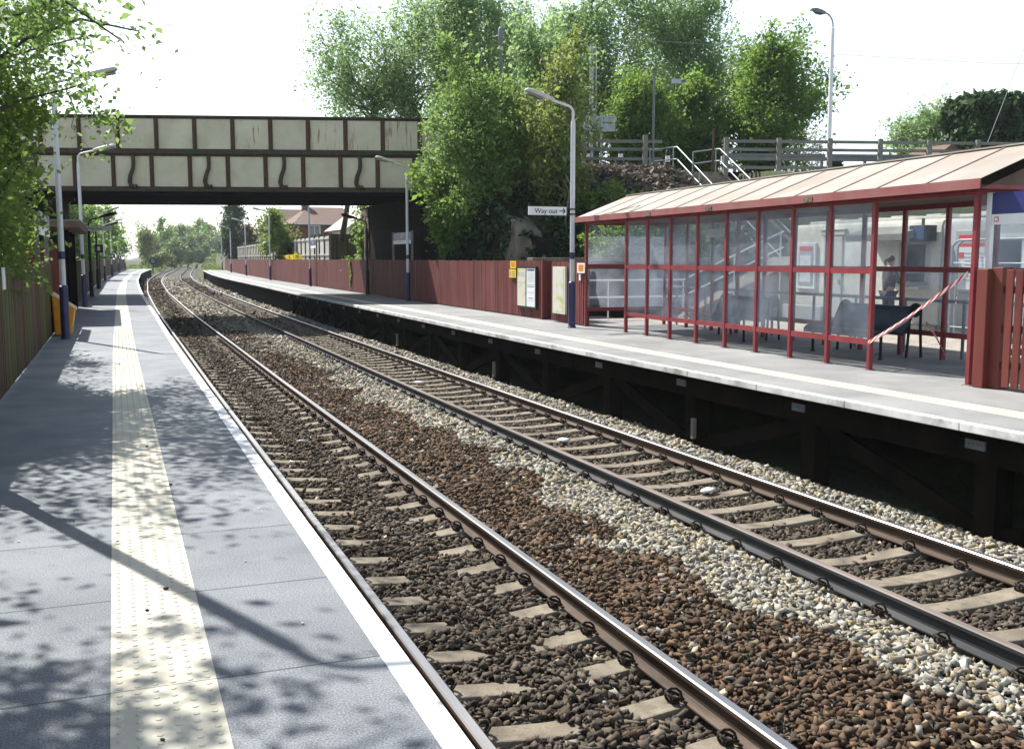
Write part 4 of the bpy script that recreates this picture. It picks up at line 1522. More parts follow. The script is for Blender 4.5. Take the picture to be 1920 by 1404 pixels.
def bench(label, y0, y1):
    e = empty('bench', (12.3, (y0 + y1) / 2, 0), 0, label, 'bench', 'benches in the shelter')
    prof = [(11.80, .36), (11.80, .43), (11.86, .47), (11.95, .48), (12.15, .45), (12.32, .42), (12.40, .45), (12.46, .56), (12.55, .76), (12.60, .86), (12.64, .885), (12.69, .87)]
    th = .02
    mb = MB()
    vs, fs = [], []
    n = len(prof)
    for y in (y0, y1):
        for i, (x, z) in enumerate(prof):
            vs.append((x, y, z))
        for i, (x, z) in enumerate(prof):
            a, b = prof[max(i - 1, 0)], prof[min(i + 1, n - 1)]
            d = Vector((b[0] - a[0], b[1] - a[1])).normalized()
            vs.append((x + d.y * th, y, z - d.x * th))
    for i in range(n - 1):
        fs.append((i, i + 1, 2 * n + i + 1, 2 * n + i))
        fs.append((n + i, 3 * n + i, 3 * n + i + 1, n + i + 1))
        fs.append((i, n + i, n + i + 1, i + 1))
        fs.append((2 * n + i, 2 * n + i + 1, 3 * n + i + 1, 3 * n + i))
    fs.append((0, 2 * n, 3 * n, n))
    fs.append((n - 1, 2 * n - 1, 4 * n - 1, 3 * n - 1))
    mb.add(vs, fs)
    mb.build('seat', M['steel_mesh'], e, smooth=True, auto=50)
    mb = MB()
    for y in (y0, y1):
        mb.tube([(x, y, z) for x, z in prof], .018, 6)
    mb.build('edge_tube', M['lamp_black'], e)
    for y in (y0 + .06, y1 - .06):
        mb = MB()
        mb.tube([(11.95, y, .46), (11.95, y, .02)], .025, 8)
        mb.lathe([(.045, 0), (.045, .02)], (11.95, y, 0), 8)
        mb.build('leg', M['lamp_black'], e)
        mb = MB()
        pts = [(12.50, y, .01), (12.54, y, .55)]
        for k in range(9):
            a = math.pi - k / 8 * math.pi
            pts.append((12.66 + .12 * math.cos(a), y, .80 + .12 * math.sin(a)))
        pts += [(12.78, y, .55), (12.82, y, .01)]
        mb.tube(pts, .024, 8)
        mb.build('end_hoop', M['lamp_black'], e, smooth=True, auto=50)
        mb = MB()
        mb.lathe([(.105, -.012), (.105, .012)], (0, 0, 0), 16)
        mb.v = [(12.66 + x, y + z, .80 + q) for x, q, z in mb.v]
        mb.build('end_disc', M['lamp_black'], e)
    return e
bench('blue-black perforated steel bench with taped end nearest the wooden fence', 13.5, 15.4)
bench('blue-black perforated steel bench further along inside the shelter', 17.5, 19.4)

def ribbon(name, label, a, b, w=.055, sag=.03, tail=None):
    a, b = Vector(a), Vector(b)
    mb = MB()
    n = 24
    prev = None
    for i in range(n + 1):
        t = i / n
        p = a.lerp(b, t) - Vector((0, 0, sag * 4 * t * (1 - t)))
        tw = .5 + .35 * math.sin(t * 9)
        wv = Vector((.25 * math.sin(t * 5), 0, 1)).normalized() * w * (.55 + .45 * abs(math.cos(t * 4)))
        q = (p - wv / 2, p + wv / 2)
        if prev:
            mb.add([prev[0], q[0], q[1], prev[1]], [(0, 1, 2, 3)])
        prev = q
    return tag(mb.build(name, M['tape']), label, 'tape')
ribbon('barrier_tape', 'red and white barrier tape slanting up from shelter post to fence post', (10.62, 12.33, .42), (10.62, 10.45, 1.50))
ribbon('barrier_tape', 'second barrier tape strand from shelter post back to the bench end', (10.66, 12.36, .44), (12.62, 13.52, .78), .05, .05)
ribbon('barrier_tape', 'loose barrier tape end drooping from bench to shelter back post', (12.80, 13.46, .62), (12.85, 13.05, .10), .06, -.04)
ribbon('barrier_tape', 'short loose tape tail hanging on the wooden fence post', (10.66, 10.62, 1.38), (10.64, 10.66, 1.08), .05, 0)

# handrail behind the shelter
h = empty('handrail', (13.3, 16, 0), 0, 'grey handrail running behind the shelter toward the cabin', 'handrail')
mb = MB()
mb.tube([(13.27 + .02 * (y - 13), y, .965) for y in (8.6, 13, 18, 23.6)], .032, 8)
mb.build('top_bar', M['rail_grey'], h, smooth=True, auto=40)
for y in (8.7, 10.2, 11.65, 13.1, 14.5, 15.85, 17.15, 18.6, 20.0, 21.4, 22.8):
    mb = MB()
    mb.tube([(13.27 + .02 * (y - 13), y, 0), (13.27 + .02 * (y - 13), y, .965)], .028, 8)
    mb.build('upright', M['rail_grey'], h)

# ------------------------------------------------------------------ near wooden fence and station sign
gate = empty('picket_fence', (10.8, 9.4, 0), 0, 'red-brown picket fence with thick end posts in front of the cabin', 'fence')
for y, xo, h_ in ((10.12, -.09, 1.56), (9.95, -.01, 1.58)):
    mb = MB()
    mb.box((10.62 + xo, y - .09, 0), (10.80 + xo, y + .09, h_), 0, rnd.uniform(.85, 1.1))
    mb.build('post', M['maroon_wood'], gate, bevel=.012)
for i in range(38):
    y = 9.76 - i * .145
    mb = MB()
    hh = 1.56 + rnd.uniform(-.01, .01)
    mb.box((10.62, y - .055, .04), (10.645, y + .055, hh), 0, rnd.uniform(.8, 1.15))
    mb.build('picket', M['maroon_wood'], gate, bevel=.004)
for z in (.28, .75, 1.25):
    mb = MB()
    mb.box((10.647, 4.2, z), (10.70, 9.86, z + .09))
    mb.build('rail', M['maroon_wood'], gate)
notice('warning_notice', 'yellow notice on the red-brown picket fence at the right edge', 10.618, 9.16, 9.48, 1.22, 1.53, M['yellow'], ln)
sg = empty('station_sign', (10.95, 10, 0), 0, 'large navy station sign with white strip on a white post', 'sign')
mb = MB()
mb.box((10.71, 10.20, 0), (10.77, 10.28, 2.545))
mb.build('post', M['white_paint'], sg)
mb = MB()
mb.box((10.71, 6.3, 0), (10.77, 6.4, 2.545))
mb.build('post', M['white_paint'], sg)
mb = MB()
mb.box((10.715, 6.41, 2.265), (10.755, 10.195, 2.54))
mb.build('navy_panel', M['sign_blue'], sg)
mb = MB()
mb.box((10.715, 6.41, 2.13), (10.755, 10.195, 2.262))
ws = mb.build('white_strip', M['white_paint'], sg)
mb = MB()
mb.box((10.711, 10.08, 2.165), (10.7145, 10.15, 2.23), 0)
mb.box((10.707, 10.092, 2.177), (10.7105, 10.138, 2.218), 1)
mb.build('emblem', [M['red'], M['paper']], ws)

# ------------------------------------------------------------------ ticket cabin
cb = empty('ticket_cabin', (19, 19, 0), 0, 'cream moulded ticket cabin with canopy over its window', 'cabin')
def cabin_shell(y0, y1, x0, x1, z, m, nm):
    mb = MB()
    prof = [(x0, .02), (x0, z - .18), (x0 + .05, z - .06), (x0 + .16, z), (x1 - .16, z), (x1 - .05, z - .06), (x1, z - .18), (x1, .02)]
    n = len(prof)
    vs = [(x, y, q) for y in (y0, y1) for x, q in prof]
    fs = [(i, i + 1, n + i + 1, n + i) for i in range(n - 1)] + [tuple(reversed(range(n))), tuple(range(n, 2 * n))]
    mb.add(vs, fs)
    return mb.build(nm, m, cb, smooth=True, auto=35)
cabin_shell(18.42, 23.9, 17.85, 20.6, 2.62, M['grp'], 'main_shell')
cabin_shell(8.5, 18.40, 17.88, 20.6, 2.60, M['grp_grey'], 'grey_shell')  # right half of the same cabin in a greyer colour
mb = MB()
for (a, b) in ((18.6, 23.6), (8.7, 18.2)):
    mb.box((18.15, a, 2.622), (20.4, b, 2.70))
    y = a + .3
    while y < b - .6:
        mb.box((18.3, y, 2.701), (20.2, y + .5, 2.75))
        y += 1.2
rfm = mb.build('roof_top', M['grp'], cb, bevel=.02)
mb = MB()
mb.box((17.83, 8.5, .0), (17.879, 18.4, .14))
mb.box((17.80, 18.42, .0), (17.849, 23.9, .14))
mb.build('plinth', M['rubble'], cb)
dr = MB()
dr.box((17.815, 21.80, .12), (17.849, 22.56, 2.28))
dd = dr.build('door', M['grp'], cb, bevel=.02)
mb = MB()
mb.box((17.80, 21.70, 2.30), (17.849, 22.66, 2.42))
mb.box((17.78, 21.66, 2.43), (17.849, 22.70, 2.47))
mb.build('door_hood', M['grp'], cb, bevel=.015)
mb = MB()
mb.box((17.78, 21.86, 1.02), (17.814, 21.90, 1.16))
mb.box((17.80, 21.95, .72), (17.8145, 22.2, .76))
mb.build('handle', M['galv'], dd)
mb = MB()
mb.hexa([(17.13, 18.85, 2.10), (17.849, 18.85, 2.28), (17.849, 20.85, 2.28), (17.13, 20.85, 2.10), (17.13, 18.85, 2.28), (17.849, 18.85, 2.47), (17.849, 20.85, 2.47), (17.13, 20.85, 2.28)])
mb.build('canopy', M['canopy_grey'], cb, bevel=.02)
mb = MB()
mb.box((17.815, 18.72, 1.10), (17.849, 19.72, 2.08))
wf = mb.build('window_frame', M['grp_grey'], cb)
mb = MB()
mb.box((17.80, 18.85, 1.42), (17.8145, 19.62, 2.02))
mb.build('window_pane', M['glass_dark'], wf)
mb = MB()
mb.box((17.795, 18.85, 1.14), (17.8145, 19.62, 1.34))
mb.build('serving_hatch', M['black'], wf)
mb = MB()
mb.box((17.50, 18.7, .98), (17.849, 19.75, 1.06))
mb.build('counter', M['galv'], cb, bevel=.01)
mb = MB()
mb.box((17.45, 18.50, 2.10), (17.80, 19.0, 2.46))
mo = mb.build('monitor', M['black'], cb, bevel=.01)
mb = MB()
mb.box((17.44, 18.53, 2.14), (17.449, 18.97, 2.43))
mb.build('screen', M['monitor'], mo)
mb = MB()
mb.box((17.60, 18.72, 2.461), (17.64, 18.78, 2.62))
mb.build('bracket', M['black'], mo)
e = empty('poster_case', (17.8, 23.2, .9), 0, 'white-framed poster case on the left end of the cabin', 'notice board')
mb = MB()
mb.box((17.79, 22.86, .86), (17.848, 23.66, 2.12))
mb.build('frame', M['white_paint'], e, bevel=.01)
mb = MB()
mb.box((17.775, 22.96, .98), (17.7895, 23.56, 1.88))
p_ = mb.build('poster', M['grp_grey'], e)
mb = MB()
mb.box((17.77, 23.03, 1.05), (17.7745, 23.49, 1.78))
mb.build('print', M['paper'], p_)
mb = MB()
mb.box((17.775, 22.98, 1.90), (17.7895, 23.54, 2.03), 0)
mb.build('header', M['red'], e)
e = empty('notice_board', (17.8, 17.4, .9), 0, 'cabin notice board with red heading and lines of print', 'notice board')
mb = MB()
mb.box((17.83, 16.95, .95), (17.879, 17.95, 2.32))
mb.build('frame', M['grp_grey'], e, bevel=.01)
mb = MB()
mb.box((17.82, 17.05, 1.0), (17.8295, 17.85, 1.95))
p_ = mb.build('poster', M['paper'], e)
mb = MB()
for k in range(8):
    mb.box((17.814, 17.10 + .02 * (k % 3), 1.80 - k * .085), (17.8195, 17.66, 1.812 - k * .085))
mb.build('print', M['ink'], p_)
mb = MB()
mb.box((17.814, 17.68, 1.70), (17.8195, 17.83, 1.83))
mb.box((17.82, 17.05, 1.955), (17.8295, 17.85, 2.03))
mb.box((17.82, 17.3, 2.10), (17.8295, 17.85, 2.22))
mb.build('red_print', M['red'], e)
wn = MB()
wn.box((17.84, 16.05, 1.2), (17.879, 16.9, 2.22))
w_ = wn.build('window_frame', M['white_paint'], cb)
mb = MB()
mb.box((17.83, 16.15, 1.3), (17.8395, 16.8, 2.12))
mb.build('window_pane', M['glass_dark'], w_)
bx = MB()
bx.box((17.60, 22.3, .02), (17.79, 24.0, .42))
tag(bx.build('bench_box', M['grp_grey'], bevel=.02), 'low grey box at the foot of the cabin wall', 'box')

bar = empty('crowd_barrier', (16.6, 16, 0), 0, 'silver hooped barrier standing before the cabin', 'barrier')
mb = MB()
for dx in (0, .14):
    pts = [(16.6 + dx, 16.78, .02), (16.6 + dx, 16.78, 1.95)]
    pts += [(16.6 + dx, 16.68, 2.05), (16.6 + dx, 16.58, 2.08), (16.6 + dx, 13.2, 2.08), (16.6 + dx, 13.0, 2.0), (16.6 + dx, 12.95, 1.9), (16.6 + dx, 12.95, .02)]
    mb.tube(pts, .022, 8)
mb.build('hoop', M['galv'], bar, smooth=True, auto=60)
mb = MB()
for z in (.25, .8, 1.6):
    mb.tube([(16.6, 16.78, z), (16.6, 12.95, z)], .014, 6)
for k in range(10):
    mb.tube([(16.6, 16.4 - k * .36, .25), (16.6, 16.4 - k * .36, .8)], .006, 5)
mb.build('bars', M['galv'], bar)

# ------------------------------------------------------------------ person at the ticket window
def skin(name, pts, edges, mats, parent, sub=2):
    me = bpy.data.meshes.new(name)
    me.from_pydata([p[0] for p in pts], edges, [])
    o = link(name, me, parent)
    me.materials.append(mats)
    sk = o.modifiers.new('skin', 'SKIN')
    sk.use_smooth_shade = True
    lay = me.skin_vertices[0] if len(me.skin_vertices) else None
    for i, p in enumerate(pts):
        r = p[1] if isinstance(p[1], tuple) else (p[1], p[1])
        me.skin_vertices[0].data[i].radius = r
    me.skin_vertices[0].data[0].use_root = True
    ss = o.modifiers.new('sub', 'SUBSURF')
    ss.levels = ss.render_levels = sub
    return o

def skin_obj(name, chain, parent, m, sub=2):
    """chain: dict key -> (pos, radius, parent key)"""
    keys = list(chain)
    bm_pts = [(chain[k][0], chain[k][1]) for k in keys]
    ed = [(keys.index(chain[k][2]), keys.index(k)) for k in keys if chain[k][2]]
    me = bpy.data.meshes.new(name)
    me.from_pydata([p[0] for p in bm_pts], ed, [])
    o = link(name, me, parent)
    sk = o.modifiers.new('skin', 'SKIN')
    sk.use_smooth_shade = True
    if not me.skin_vertices:
        import bmesh as _b
        b = _b.new()
        b.from_mesh(me)
        b.verts.layers.skin.verify()
        b.to_mesh(me)
        b.free()
    for i, p in enumerate(bm_pts):
        r = p[1] if isinstance(p[1], tuple) else (p[1], p[1])
        me.skin_vertices[0].data[i].radius = r
        me.skin_vertices[0].data[i].use_root = (i == 0)
    ss = o.modifiers.new('sub', 'SUBSURF')
    ss.levels = ss.render_levels = sub
    me.materials.append(m)
    return o

pe = empty('person', (16.95, 19.05, 0), R(-8), 'dark-haired person in a dark jacket standing at the ticket window', 'person')
body = {'pelvis': ((0, 0, .95), (.15, .11), None), 'waist': ((0, 0, 1.08), (.135, .10), 'pelvis'), 'chest': ((.01, 0, 1.28), (.16, .115), 'waist'),
        'neck0': ((.01, 0, 1.46), .065, 'chest'), 'neck': ((.03, 0, 1.53), .05, 'neck0'), 'jaw': ((.055, 0, 1.585), (.062, .068), 'neck'),
        'head': ((.045, 0, 1.66), (.078, .092), 'jaw'), 'crown': ((.035, 0, 1.72), (.06, .07), 'head')}
for s_, nm in ((1, 'l'), (-1, 'r')):
    body['sh' + nm] = ((0, .17 * s_, 1.42), .062, 'chest')
    body['el' + nm] = ((.10, .23 * s_, 1.16), .043, 'sh' + nm)
    body['wr' + nm] = ((.36, .17 * s_, 1.13), .028, 'el' + nm)
    body['pa' + nm] = ((.43, .15 * s_, 1.13), (.036, .018), 'wr' + nm)
    body['hi' + nm] = ((0, .09 * s_, .88), .09, 'pelvis')
    body['kn' + nm] = ((.02, .10 * s_, .49), .058, 'hi' + nm)
    body['an' + nm] = ((-.02, .10 * s_, .09), .042, 'kn' + nm)
    body['to' + nm] = ((.15, .11 * s_, .035), (.045, .03), 'an' + nm)
    for k in range(4):
        dy = (-.027 + .018 * k)
        body['fa%d' % k + nm] = ((.475, .15 * s_ + dy, 1.125), .009, 'pa' + nm)
        body['fb%d' % k + nm] = ((.505 + (.008 if k in (1, 2) else 0), .15 * s_ + dy * 1.05, 1.105), .008, 'fa%d' % k + nm)
    body['ta' + nm] = ((.43, .15 * s_ - .045 * s_, 1.13), .010, 'pa' + nm)
    body['tb' + nm] = ((.465, .15 * s_ - .055 * s_, 1.115), .009, 'ta' + nm)
skin_obj('body', body, pe, M['skin'])
jk = {'p': ((0, 0, .90), (.172, .135), None), 'w': ((0, 0, 1.08), (.158, .125), 'p'), 'c': ((.01, 0, 1.29), (.182, .14), 'w'), 'n': ((.01, 0, 1.455), .085, 'c')}
for s_, nm in ((1, 'l'), (-1, 'r')):
    jk['s' + nm] = ((0, .18 * s_, 1.42), .08, 'c')
    jk['e' + nm] = ((.10, .235 * s_, 1.16), .06, 's' + nm)
    jk['w' + nm] = ((.33, .177 * s_, 1.13), .045, 'e' + nm)
skin_obj('jacket', jk, pe, M['jacket'])
tr_ = {'p': ((0, 0, .93), (.155, .12), None)}
for s_, nm in ((1, 'l'), (-1, 'r')):
    tr_['h' + nm] = ((0, .092 * s_, .86), .105, 'p')
    tr_['k' + nm] = ((.02, .102 * s_, .49), .075, 'h' + nm)
    tr_['a' + nm] = ((-.02, .102 * s_, .07), .065, 'k' + nm)
skin_obj('trousers', tr_, pe, M['denim'])
mb = MB()
vs, fs = [], []
for i in range(9):
    t_ = i / 8 * math.pi * .62
    for j in range(16):
        a = 2 * math.pi * j / 16
        back = .5 - .5 * math.cos(a)              # 0 at the brow, 1 at the nape
        tt_ = t_ * (.72 + .5 * back)
        r_ = math.sin(tt_)
        vs.append((.030 + .098 * r_ * math.cos(a), .086 * r_ * math.sin(a), 1.672 + .098 * math.cos(tt_)))
for i in range(8):
    for j in range(16):
        a, b = i * 16 + j, i * 16 + (j + 1) % 16
        fs.append((a, a + 16, b + 16, b))
mb.add(vs, fs)
mb.tube([(-.05, 0, 1.68), (-.10, 0, 1.66), (-.115, 0, 1.60), (-.10, 0, 1.53)], [.03, .036, .03, .01], 8)
mb.v = [tuple(world_of(pe) @ Vector(p)) for p in mb.v]
mb.build('hair', M['hair'], pe, smooth=True)
mb = MB()
mb.lathe([(.075, 0), (.068, .03), (.06, .05)], (0.012, 0, 1.47), 14)
mb.v = [tuple(world_of(pe) @ Vector(p)) for p in mb.v]
mb.build('shirt_collar', M['shirt'], pe, smooth=True)
mb = MB()
for s_ in (-1, 1):
    mb.lathe([(.011, -.006), (.013, 0), (.011, .006)], (.118, .03 * s_, 1.665), 8)
mb.v = [tuple(world_of(pe) @ Vector(p)) for p in mb.v]
mb.build('eyes', M['black'], pe, smooth=True)
mb = MB()
mb.hexa([(.112, -.014, 1.62), (.145, -.01, 1.622), (.145, .01, 1.622), (.112, .014, 1.62), (.112, -.006, 1.668), (.122, -.004, 1.665), (.122, .004, 1.665), (.112, .006, 1.668)])
mb.v = [tuple(world_of(pe) @ Vector(p)) for p in mb.v]
mb.build('nose', M['skin'], pe, bevel=.004)

# ------------------------------------------------------------------ up on the road
rd = MB()
pts = []
for x in (-40, -4.7):
    pts.append(x)
for xa, xb_ in ((-40, -4.7), (14.3, 60)):
    rd.add([bp(xa, .6, 5.42), bp(xb_, .6, 5.42), bp(xb_, 9.2, 5.42), bp(xa, 9.2, 5.42)], [(0, 1, 2, 3)])
tag(rd.build('road', M['road']), kind='structure')
def rail_fence(label, xsl, x0, x1, h=1.38, zb=5.3):
    e = empty('post_and_rail_fence', tuple(bp(x0, 0, zb)), 0, label, 'fence')
    for x in xsl:
        mb = MB()
        p = bp(x, 0, zb)
        mb.obox((p.x, p.y, zb + h / 2 - .1), (.19, .15, h + .35), math.atan(-.3))
        mb.build('post', M['post_rail'], e, bevel=.01)
    for k, z in enumerate((.22, .60, .98, 1.32)):
        mb = MB()
        dz = rnd.uniform(-.01, .01)
        mb.beam(bp(x0, .105, zb + z + dz), bp(x1, .105, zb + z + dz), .045, .13)
        mb.build('rail', M['post_rail'], e)
rail_fence('grey post and rail fence on the road above the bushes', [16.2, 18.65, 21.15], 15.9, 21.9, 1.5)
rail_fence('long grey post and rail fence on the road above the shelter roof', [24.5, 26.71, 28.86, 31.0, 33.1, 35.2, 37.4, 39.6, 41.8], 24.4, 43, 1.38, 5.35)
gr_ = empty('guard_rail', tuple(bp(28, 1.5, 5.4)), 0, 'galvanised road guard rail behind the post and rail fence', 'barrier')
mb = MB()
a, b = bp(25.4, 1.5, 6.15), bp(44, 1.5, 6.15)
for dz in (-.09, .09):
    mb.beam(a + Vector((0, 0, dz)), b + Vector((0, 0, dz)), .06, .13)
mb.beam(a + un * .02, b + un * .02, .02, .12)
mb.build('beam', M['rail_grey'], gr_)
for k in range(10):
    p = bp(25.8 + k * 1.9, 1.62, 5.3)
    mb = MB()
    mb.box((p.x - .06, p.y - .04, 5.2), (p.x + .06, p.y + .04, 6.2))
    mb.build('post', M['rail_grey'], gr_)
bol = empty('road_bollard', (0, 0, 0), 0, 'x', 'bollard', 'banded bollards beside the road')
mb = MB()
mb.lathe([(.10, -.2), (.10, .30)], (0, 0, 0), 14, 0)
mb.lathe([(.101, .301), (.101, .52)], (0, 0, 0), 14, 1)
mb.lathe([(.10, .521), (.10, .78)], (0, 0, 0), 14, 0)
mb.lathe([(.101, .781), (.101, .98), (.07, 1.02)], (0, 0, 0), 14, 1)
mb.build('shaft', [M['white_paint'], M['black']], bol, smooth=True, auto=40)
sb = {}
for x, lb in ((16.95, 'banded bollard furthest left on the road, half hidden by leaves'), (18.9, 'banded bollard behind the fence beneath the sign backs'), (20.27, 'black and white bollard standing clear on the bank top'),
              (22.55, 'black and white bollard at the head of the stairs, left side'), (24.9, 'black and white bollard at the head of the stairs, right side')):
    p = bp(x, .25 if x < 22 else .9, 5.33)
    place(bol, sb, (p.x, p.y, 5.33), 0, lb)
sgn = empty('road_sign', tuple(bp(19.57, .5, 5.3)), 0, 'grey backs of two road name signs on one post', 'sign')
mb = MB()
p = bp(19.57, .5, 5.2)
mb.tube([(p.x, p.y, 5.2), (p.x, p.y, 7.8)], .05, 8)
mb.build('post', M['galv'], sgn)
for x0, x1, z0, z1 in ((18.98, 20.22, 7.48, 7.72), (18.68, 20.17, 7.08, 7.40)):
    mb = MB()
    bbox(mb, x0, x1, .56, .60, z0, z1)
    mb.build('panel', M['rail_grey'] if False else M['galv'], sgn)
ms = empty('mast', tuple(bp(19.07, .3, 5.2)), 0, 'tall grey twin-tube mast rising among the trees', 'mast')
p = bp(19.07, .3, 5.2)
mb = MB()
mb.tube([(p.x, p.y, 5.2), (p.x, p.y, 10.6)], .09, 10)
mb.build('upright', M['galv'], ms)
mb = MB()
mb.tube([(p.x + .2, p.y, 6.9), (p.x + .2, p.y, 10.55)], .035, 8)
mb.build('upright', M['galv'], ms)
mb = MB()
for z in (7.2, 8.4, 9.6, 10.4):
    mb.tube([(p.x, p.y, z), (p.x + .2, p.y, z)], .02, 6)
mb.build('bracket', M['galv'], ms)
tp = empty('thin_pole', (21.45, 38.5, 5.2), 0, 'slim grey-green pole with a small plate in front of trees', 'pole')
mb = MB()
mb.tube([(21.45, 38.5, 5.1), (21.45, 38.5, 9.4)], .045, 8)
mb.build('post', M['rail_grey'], tp)
mb = MB()
mb.tube([(21.45, 38.5, 9.3), (22.3, 38.5, 9.22)], .02, 6)
mb.build('arm', M['rail_grey'], tp)
mb = MB()
mb.box((22.3, 38.48, 9.05), (22.75, 38.52, 9.25))
mb.build('plate', M['galv'], tp)
st_ = MB()
st_.tube([(24.05, 37.95, 5.2), (24.05, 37.95, 7.2)], .045, 8)
tag(st_.build('rusty_post', M['rail_rust']), 'rusty thin post at the head of the stairs', 'post')
# street lamp
sl = empty('street_lamp', (29.0, 36.6, 5.3), 0, 'tall white street lamp with small lantern against the sky', 'street lamp')
mb = MB()
mb.lathe([(.12, 0), (.12, 1.4), (.10, 1.45), (.075, 6.2), (.05, 6.22)], (29.0, 36.6, 5.25), 12)
mb.build('column', M['white_paint'], sl, smooth=True, auto=40)
mb = MB()
cx_, cy_ = 29.0, 36.6
dl = Vector((-.93, .36, 0))
pts = [(cx_, cy_, 11.4)]
for k in range(7):
    a = k / 6 * R(75)
    q = .45 - .45 * math.cos(a)
    pts.append((cx_ + dl.x * q, cy_ + dl.y * q, 11.55 + .55 * math.sin(a)))
mb.tube(pts, .035, 8)
mb.build('arm', M['galv'], sl, smooth=True, auto=50)
mb = MB()
tip = Vector(pts[-1])
rr = Matrix((tuple(dl), (-dl.y, dl.x, 0), (0, 0, 1))).transposed()
P = []
for d, w, z0, z1 in ((.0, .08, -.04, .05), (.22, .15, -.10, .09), (.42, .15, -.08, .12), (.60, .06, .02, .10)):
    P.append([tip + rr @ Vector((d, s_ * w, z + d * .16)) for s_, z in ((-1, z0), (1, z0), (1, z1), (-1, z1))])
vs = [q for a in P for q in a]
fs = [(3, 2, 1, 0), (12, 13, 14, 15)]
for i in range(3):
    for j in range(4):
        a, b = i * 4 + j, i * 4 + (j + 1) % 4
        fs.append((a, b, b + 4, a + 4))
mb.add(vs, fs)
mb.build('lantern', M['rail_grey'], sl, bevel=.03)
tl = MB()
tl.lathe([(.07, 0), (.07, 6.5), (.12, 6.6), (.13, 7.1), (.05, 7.2)], (17.4, 46, 5.3), 10)
tag(tl.build('lamp_column', M['rail_grey'], smooth=True), 'grey lamp column top poking above the leaves', 'street lamp')
wr_ = MB()
wr_.tube([(44.5, 39.0, 16.5), (39.6, 38.2, 7.2)], .016, 5)
tag(wr_.build('stay_wire', M['galv']), 'thin pale stay wire slanting in front of the hedge', 'wire')
wr_ = MB()
wr_.tube([(28, 52, 13.9 + 0), (38, 49, 13.3), (48, 46, 12.9), (60, 42, 12.9)], .014, 5)
tag(wr_.build('overhead_wire', M['galv']), 'faint overhead wire crossing the pale sky', 'wire')
# little shed roof beyond the fence
sd = empty('shed', (41, 41.5, 5.3), 0, 'low brown-roofed shed showing behind the rail fence', 'shed')
mb = MB()
mb.box((38.6, 41, 5.2), (41.4, 43, 6.4))
mb.build('wall', M['brick'], sd)
mb = MB()
mb.add([(38.3, 40.8, 6.4), (41.7, 40.8, 6.4), (41.7, 43.2, 6.4), (38.3, 43.2, 6.4), (40, 40.8, 7.5), (40, 43.2, 7.5)], [(0, 1, 4), (1, 2, 5, 4), (2, 3, 5), (3, 0, 4, 5), (3, 2, 1, 0)])
mb.build('roof', M['tiles'], sd)

# ------------------------------------------------------------------ houses and garden fences beyond the bridge
def house(label, x0, x1, y0, y1, ze, zr, wm, rm, wins, gable='y'):
    e = empty('house', ((x0 + x1) / 2, y0, 0), 0, label, 'house')
    mb = MB()
    mb.box((x0, y0, -.5), (x1, y1, ze))
    mb.build('wall', wm, e)
    mb = MB()
    o = .35
    if gable == 'y':     # ridge along X, eaves facing the camera
        ym = (y0 + y1) / 2
        mb.add([(x0 - o, y0 - o, ze - .05), (x1 + o, y0 - o, ze - .05), (x1 + o, y1 + o, ze - .05), (x0 - o, y1 + o, ze - .05), (x0 + 1.6, ym, zr), (x1 - 1.6, ym, zr)],
               [(0, 1, 5, 4), (1, 2, 5), (2, 3, 4, 5), (3, 0, 4), (3, 2, 1, 0)])
    else:
        xm = (x0 + x1) / 2
        mb.add([(x0 - o, y0 - o, ze - .05), (x1 + o, y0 - o, ze - .05), (x1 + o, y1 + o, ze - .05), (x0 - o, y1 + o, ze - .05), (xm, y0 - o, zr), (xm, y1 + o, zr)],
               [(0, 1, 4), (1, 2, 5, 4), (2, 3, 5), (3, 0, 4, 5), (3, 2, 1, 0)])
    rf2 = mb.build('roof', rm, e)
    mb = MB()
    mb.box((x0 - o, y0 - o - .04, ze - .2), (x1 + o, y0 - o + .01, ze - .052))
    mb.build('gutter', M['white_paint'], rf2)
    for (a, b, c_, d_) in wins:
        mb = MB()
        mb.box((a, y0 - .06, c_), (b, y0 - .001, d_))
        f2 = mb.build('window', M['white_paint'], e)
        mb = MB()
        mb.box((a + .1, y0 - .08, c_ + .1), ((a + b) / 2 - .04, y0 - .061, d_ - .1))
        mb.box(((a + b) / 2 + .04, y0 - .08, c_ + .1), (b - .1, y0 - .061, d_ - .1))
        mb.build('pane', M['glass_house'], f2)
    return e
h1 = house('red brick house with brown hipped roof beyond the bridge', 15.9, 22.5, 95, 103, 5.0, 6.6, M['brick'], M['tiles'], [(16.9, 18.0, 3.5, 4.75)])
mb = MB()
mb.box((17.0, 98.5, 6.0), (17.6, 99.2, 7.7))
mb.build('chimney', M['brick'], h1)
house('pale house with light roof and white bargeboards beyond the bridge', 17.0, 21.5, 78, 86, 4.0, 5.9, M['grp'], M['roof_light'], [(17.6, 18.4, 2.5, 3.6), (18.7, 19.5, 2.5, 3.6)], 'x')
house('distant brick house roof behind the long panel fence', 21, 30, 150, 160, 6.0, 9.0, M['brick'], M['tiles'], [(22, 23.4, 3.5, 5)])
pf = empty('panel_fence', (13.5, 60, 0), 0, 'long pale panel garden fence with dark posts beyond the bridge', 'fence')
def pfx(y):
    return 13.45 + max(0, y - 95) * .035
mb = MB()
for k in range(36):
    y = 67.7 + k * 1.85
    mb.hexa([(pfx(y), y + .06, .6), (pfx(y) + .05, y + .06, .6), (pfx(y + 1.85) + .05, y + 1.79, .6), (pfx(y + 1.85), y + 1.79, .6),
             (pfx(y), y + .06, 3.2), (pfx(y) + .05, y + .06, 3.2), (pfx(y + 1.85) + .05, y + 1.79, 3.2), (pfx(y + 1.85), y + 1.79, 3.2)], 0, rnd.uniform(.85, 1.1))
mb.build('panels', M['pale_panel'], pf)
